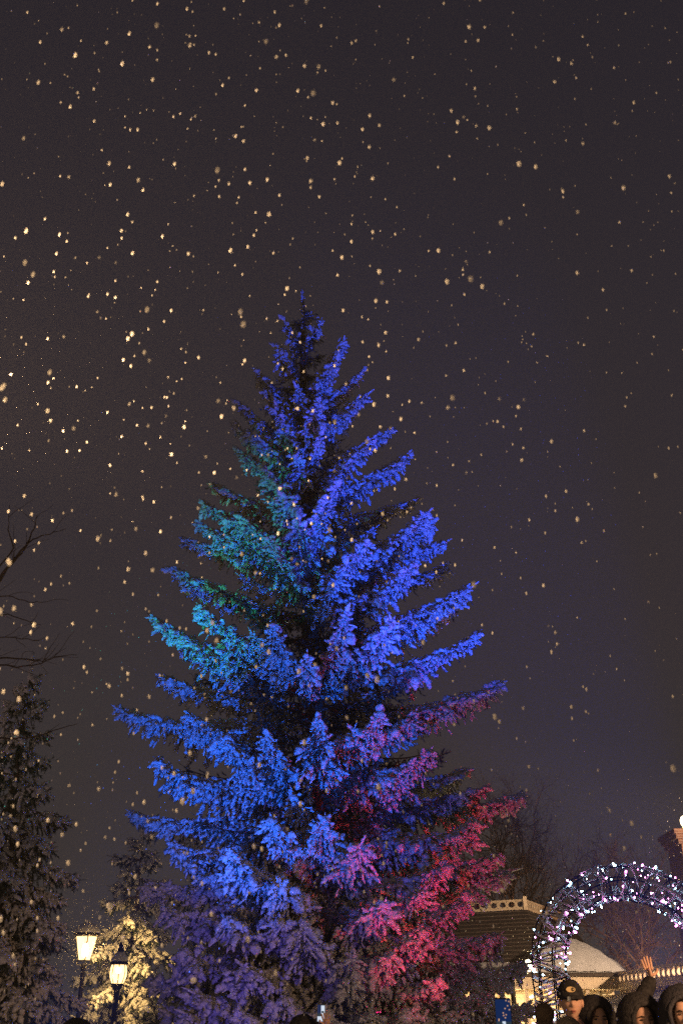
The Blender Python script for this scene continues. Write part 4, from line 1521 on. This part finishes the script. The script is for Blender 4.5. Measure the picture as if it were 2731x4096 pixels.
# ------------------------------------------------------------------ falling snow
def falling_snow():
    rng = np.random.default_rng(77)
    t = (1 + 5 ** 0.5) / 2
    ico = np.array([(-1, t, 0), (1, t, 0), (-1, -t, 0), (1, -t, 0), (0, -1, t), (0, 1, t), (0, -1, -t), (0, 1, -t), (t, 0, -1), (t, 0, 1), (-t, 0, -1), (-t, 0, 1)])
    ico /= np.linalg.norm(ico[0])
    tri = np.array([(0, 11, 5), (0, 5, 1), (0, 1, 7), (0, 7, 10), (0, 10, 11), (1, 5, 9), (5, 11, 4), (11, 10, 2), (10, 7, 6), (7, 1, 8),
                    (3, 9, 4), (3, 4, 2), (3, 2, 6), (3, 6, 8), (3, 8, 9), (4, 9, 5), (2, 4, 11), (6, 2, 10), (8, 6, 7), (9, 8, 1)])
    Vs, Ts, k = [], [], 0

    def scatter(n, d0, d1, r0, r1, power=2.0):
        nonlocal k
        for _ in range(n):
            d = (d0 ** (power + 1) + rng.random() * (d1 ** (power + 1) - d0 ** (power + 1))) ** (1 / (power + 1))
            px, py = rng.uniform(-150, 2880), rng.uniform(-150, 4250)
            u, v = (px - W_PX / 2) / F_PX, (H_PX / 2 - py) / F_PX
            c = np.array((u * d, (CP - v * SP) * d, CAM_H + (SP + v * CP) * d))
            if d < 4.2 and rng.random() > np.interp(px + 0.25 * py, [200, 800, 1100, 2300, 2900], [0.55, 1.0, 1.0, 0.42, 0.22]):
                continue
            if min(math.hypot(c[0] - a, c[1] - b) for a, b in FLOODS) < 3.2:
                continue
            if c[2] < 0.1:
                continue
            r = rng.uniform(r0, r1)
            V = ico * rng.uniform(0.88, 1.12, (12, 1)) * r * np.array((0.78, 0.78, 1.45)) + c
            Vs.append(V); Ts.append(tri + k); k += 12

    scatter(1700, 1.9, 4.2, 0.0018, 0.0060, 1.0)
    scatter(3000, 4.2, 9.0, 0.0025, 0.0065, 1.5)
    scatter(9000, 9.0, 24.0, 0.005, 0.009)
    for (lx, ly, lz, n_, sp) in ((*P(347, 3752, 24.7), 900, 0.6), (*P(474, 3893, 22.7), 160, 0.5), (*P(2112, 3862, 19.6), 90, 0.35)):  # extra flakes packed round the lamps to stand for their glow
        for _ in range(n_):
            c = np.array((lx, ly, lz)) + rng.normal(0, sp, 3)
            if c[2] < 0.1:
                continue
            V = ico * rng.uniform(0.8, 1.2, (12, 1)) * rng.uniform(0.003, 0.006) * np.array((0.8, 0.8, 1.5)) + c
            Vs.append(V); Ts.append(tri + k); k += 12
    o = tri_object('falling_snow', np.concatenate(Vs), np.concatenate(Ts), M['flake'])
    props(o, 'snowflakes falling through the night air', None, None, 'stuff')


falling_snow()

hz = MB().box((0, 30, 12.0), (70, 70, 26.2)).build('haze', bpy.data.materials.new('haze'))
hm = hz.data.materials[0]; hm.use_nodes = True
hn = hm.node_tree.nodes; hn.remove(hn['Principled BSDF'])
pv = hn.new('ShaderNodeVolumePrincipled')
pv.inputs['Color'].default_value = (0.8, 0.8, 0.8, 1)
pv.inputs['Density'].default_value = 0.0019
hm.node_tree.links.new(pv.outputs[0], hn['Material Output'].inputs['Volume'])
props(hz, 'thin snowy haze in the night air', None, None, 'stuff')
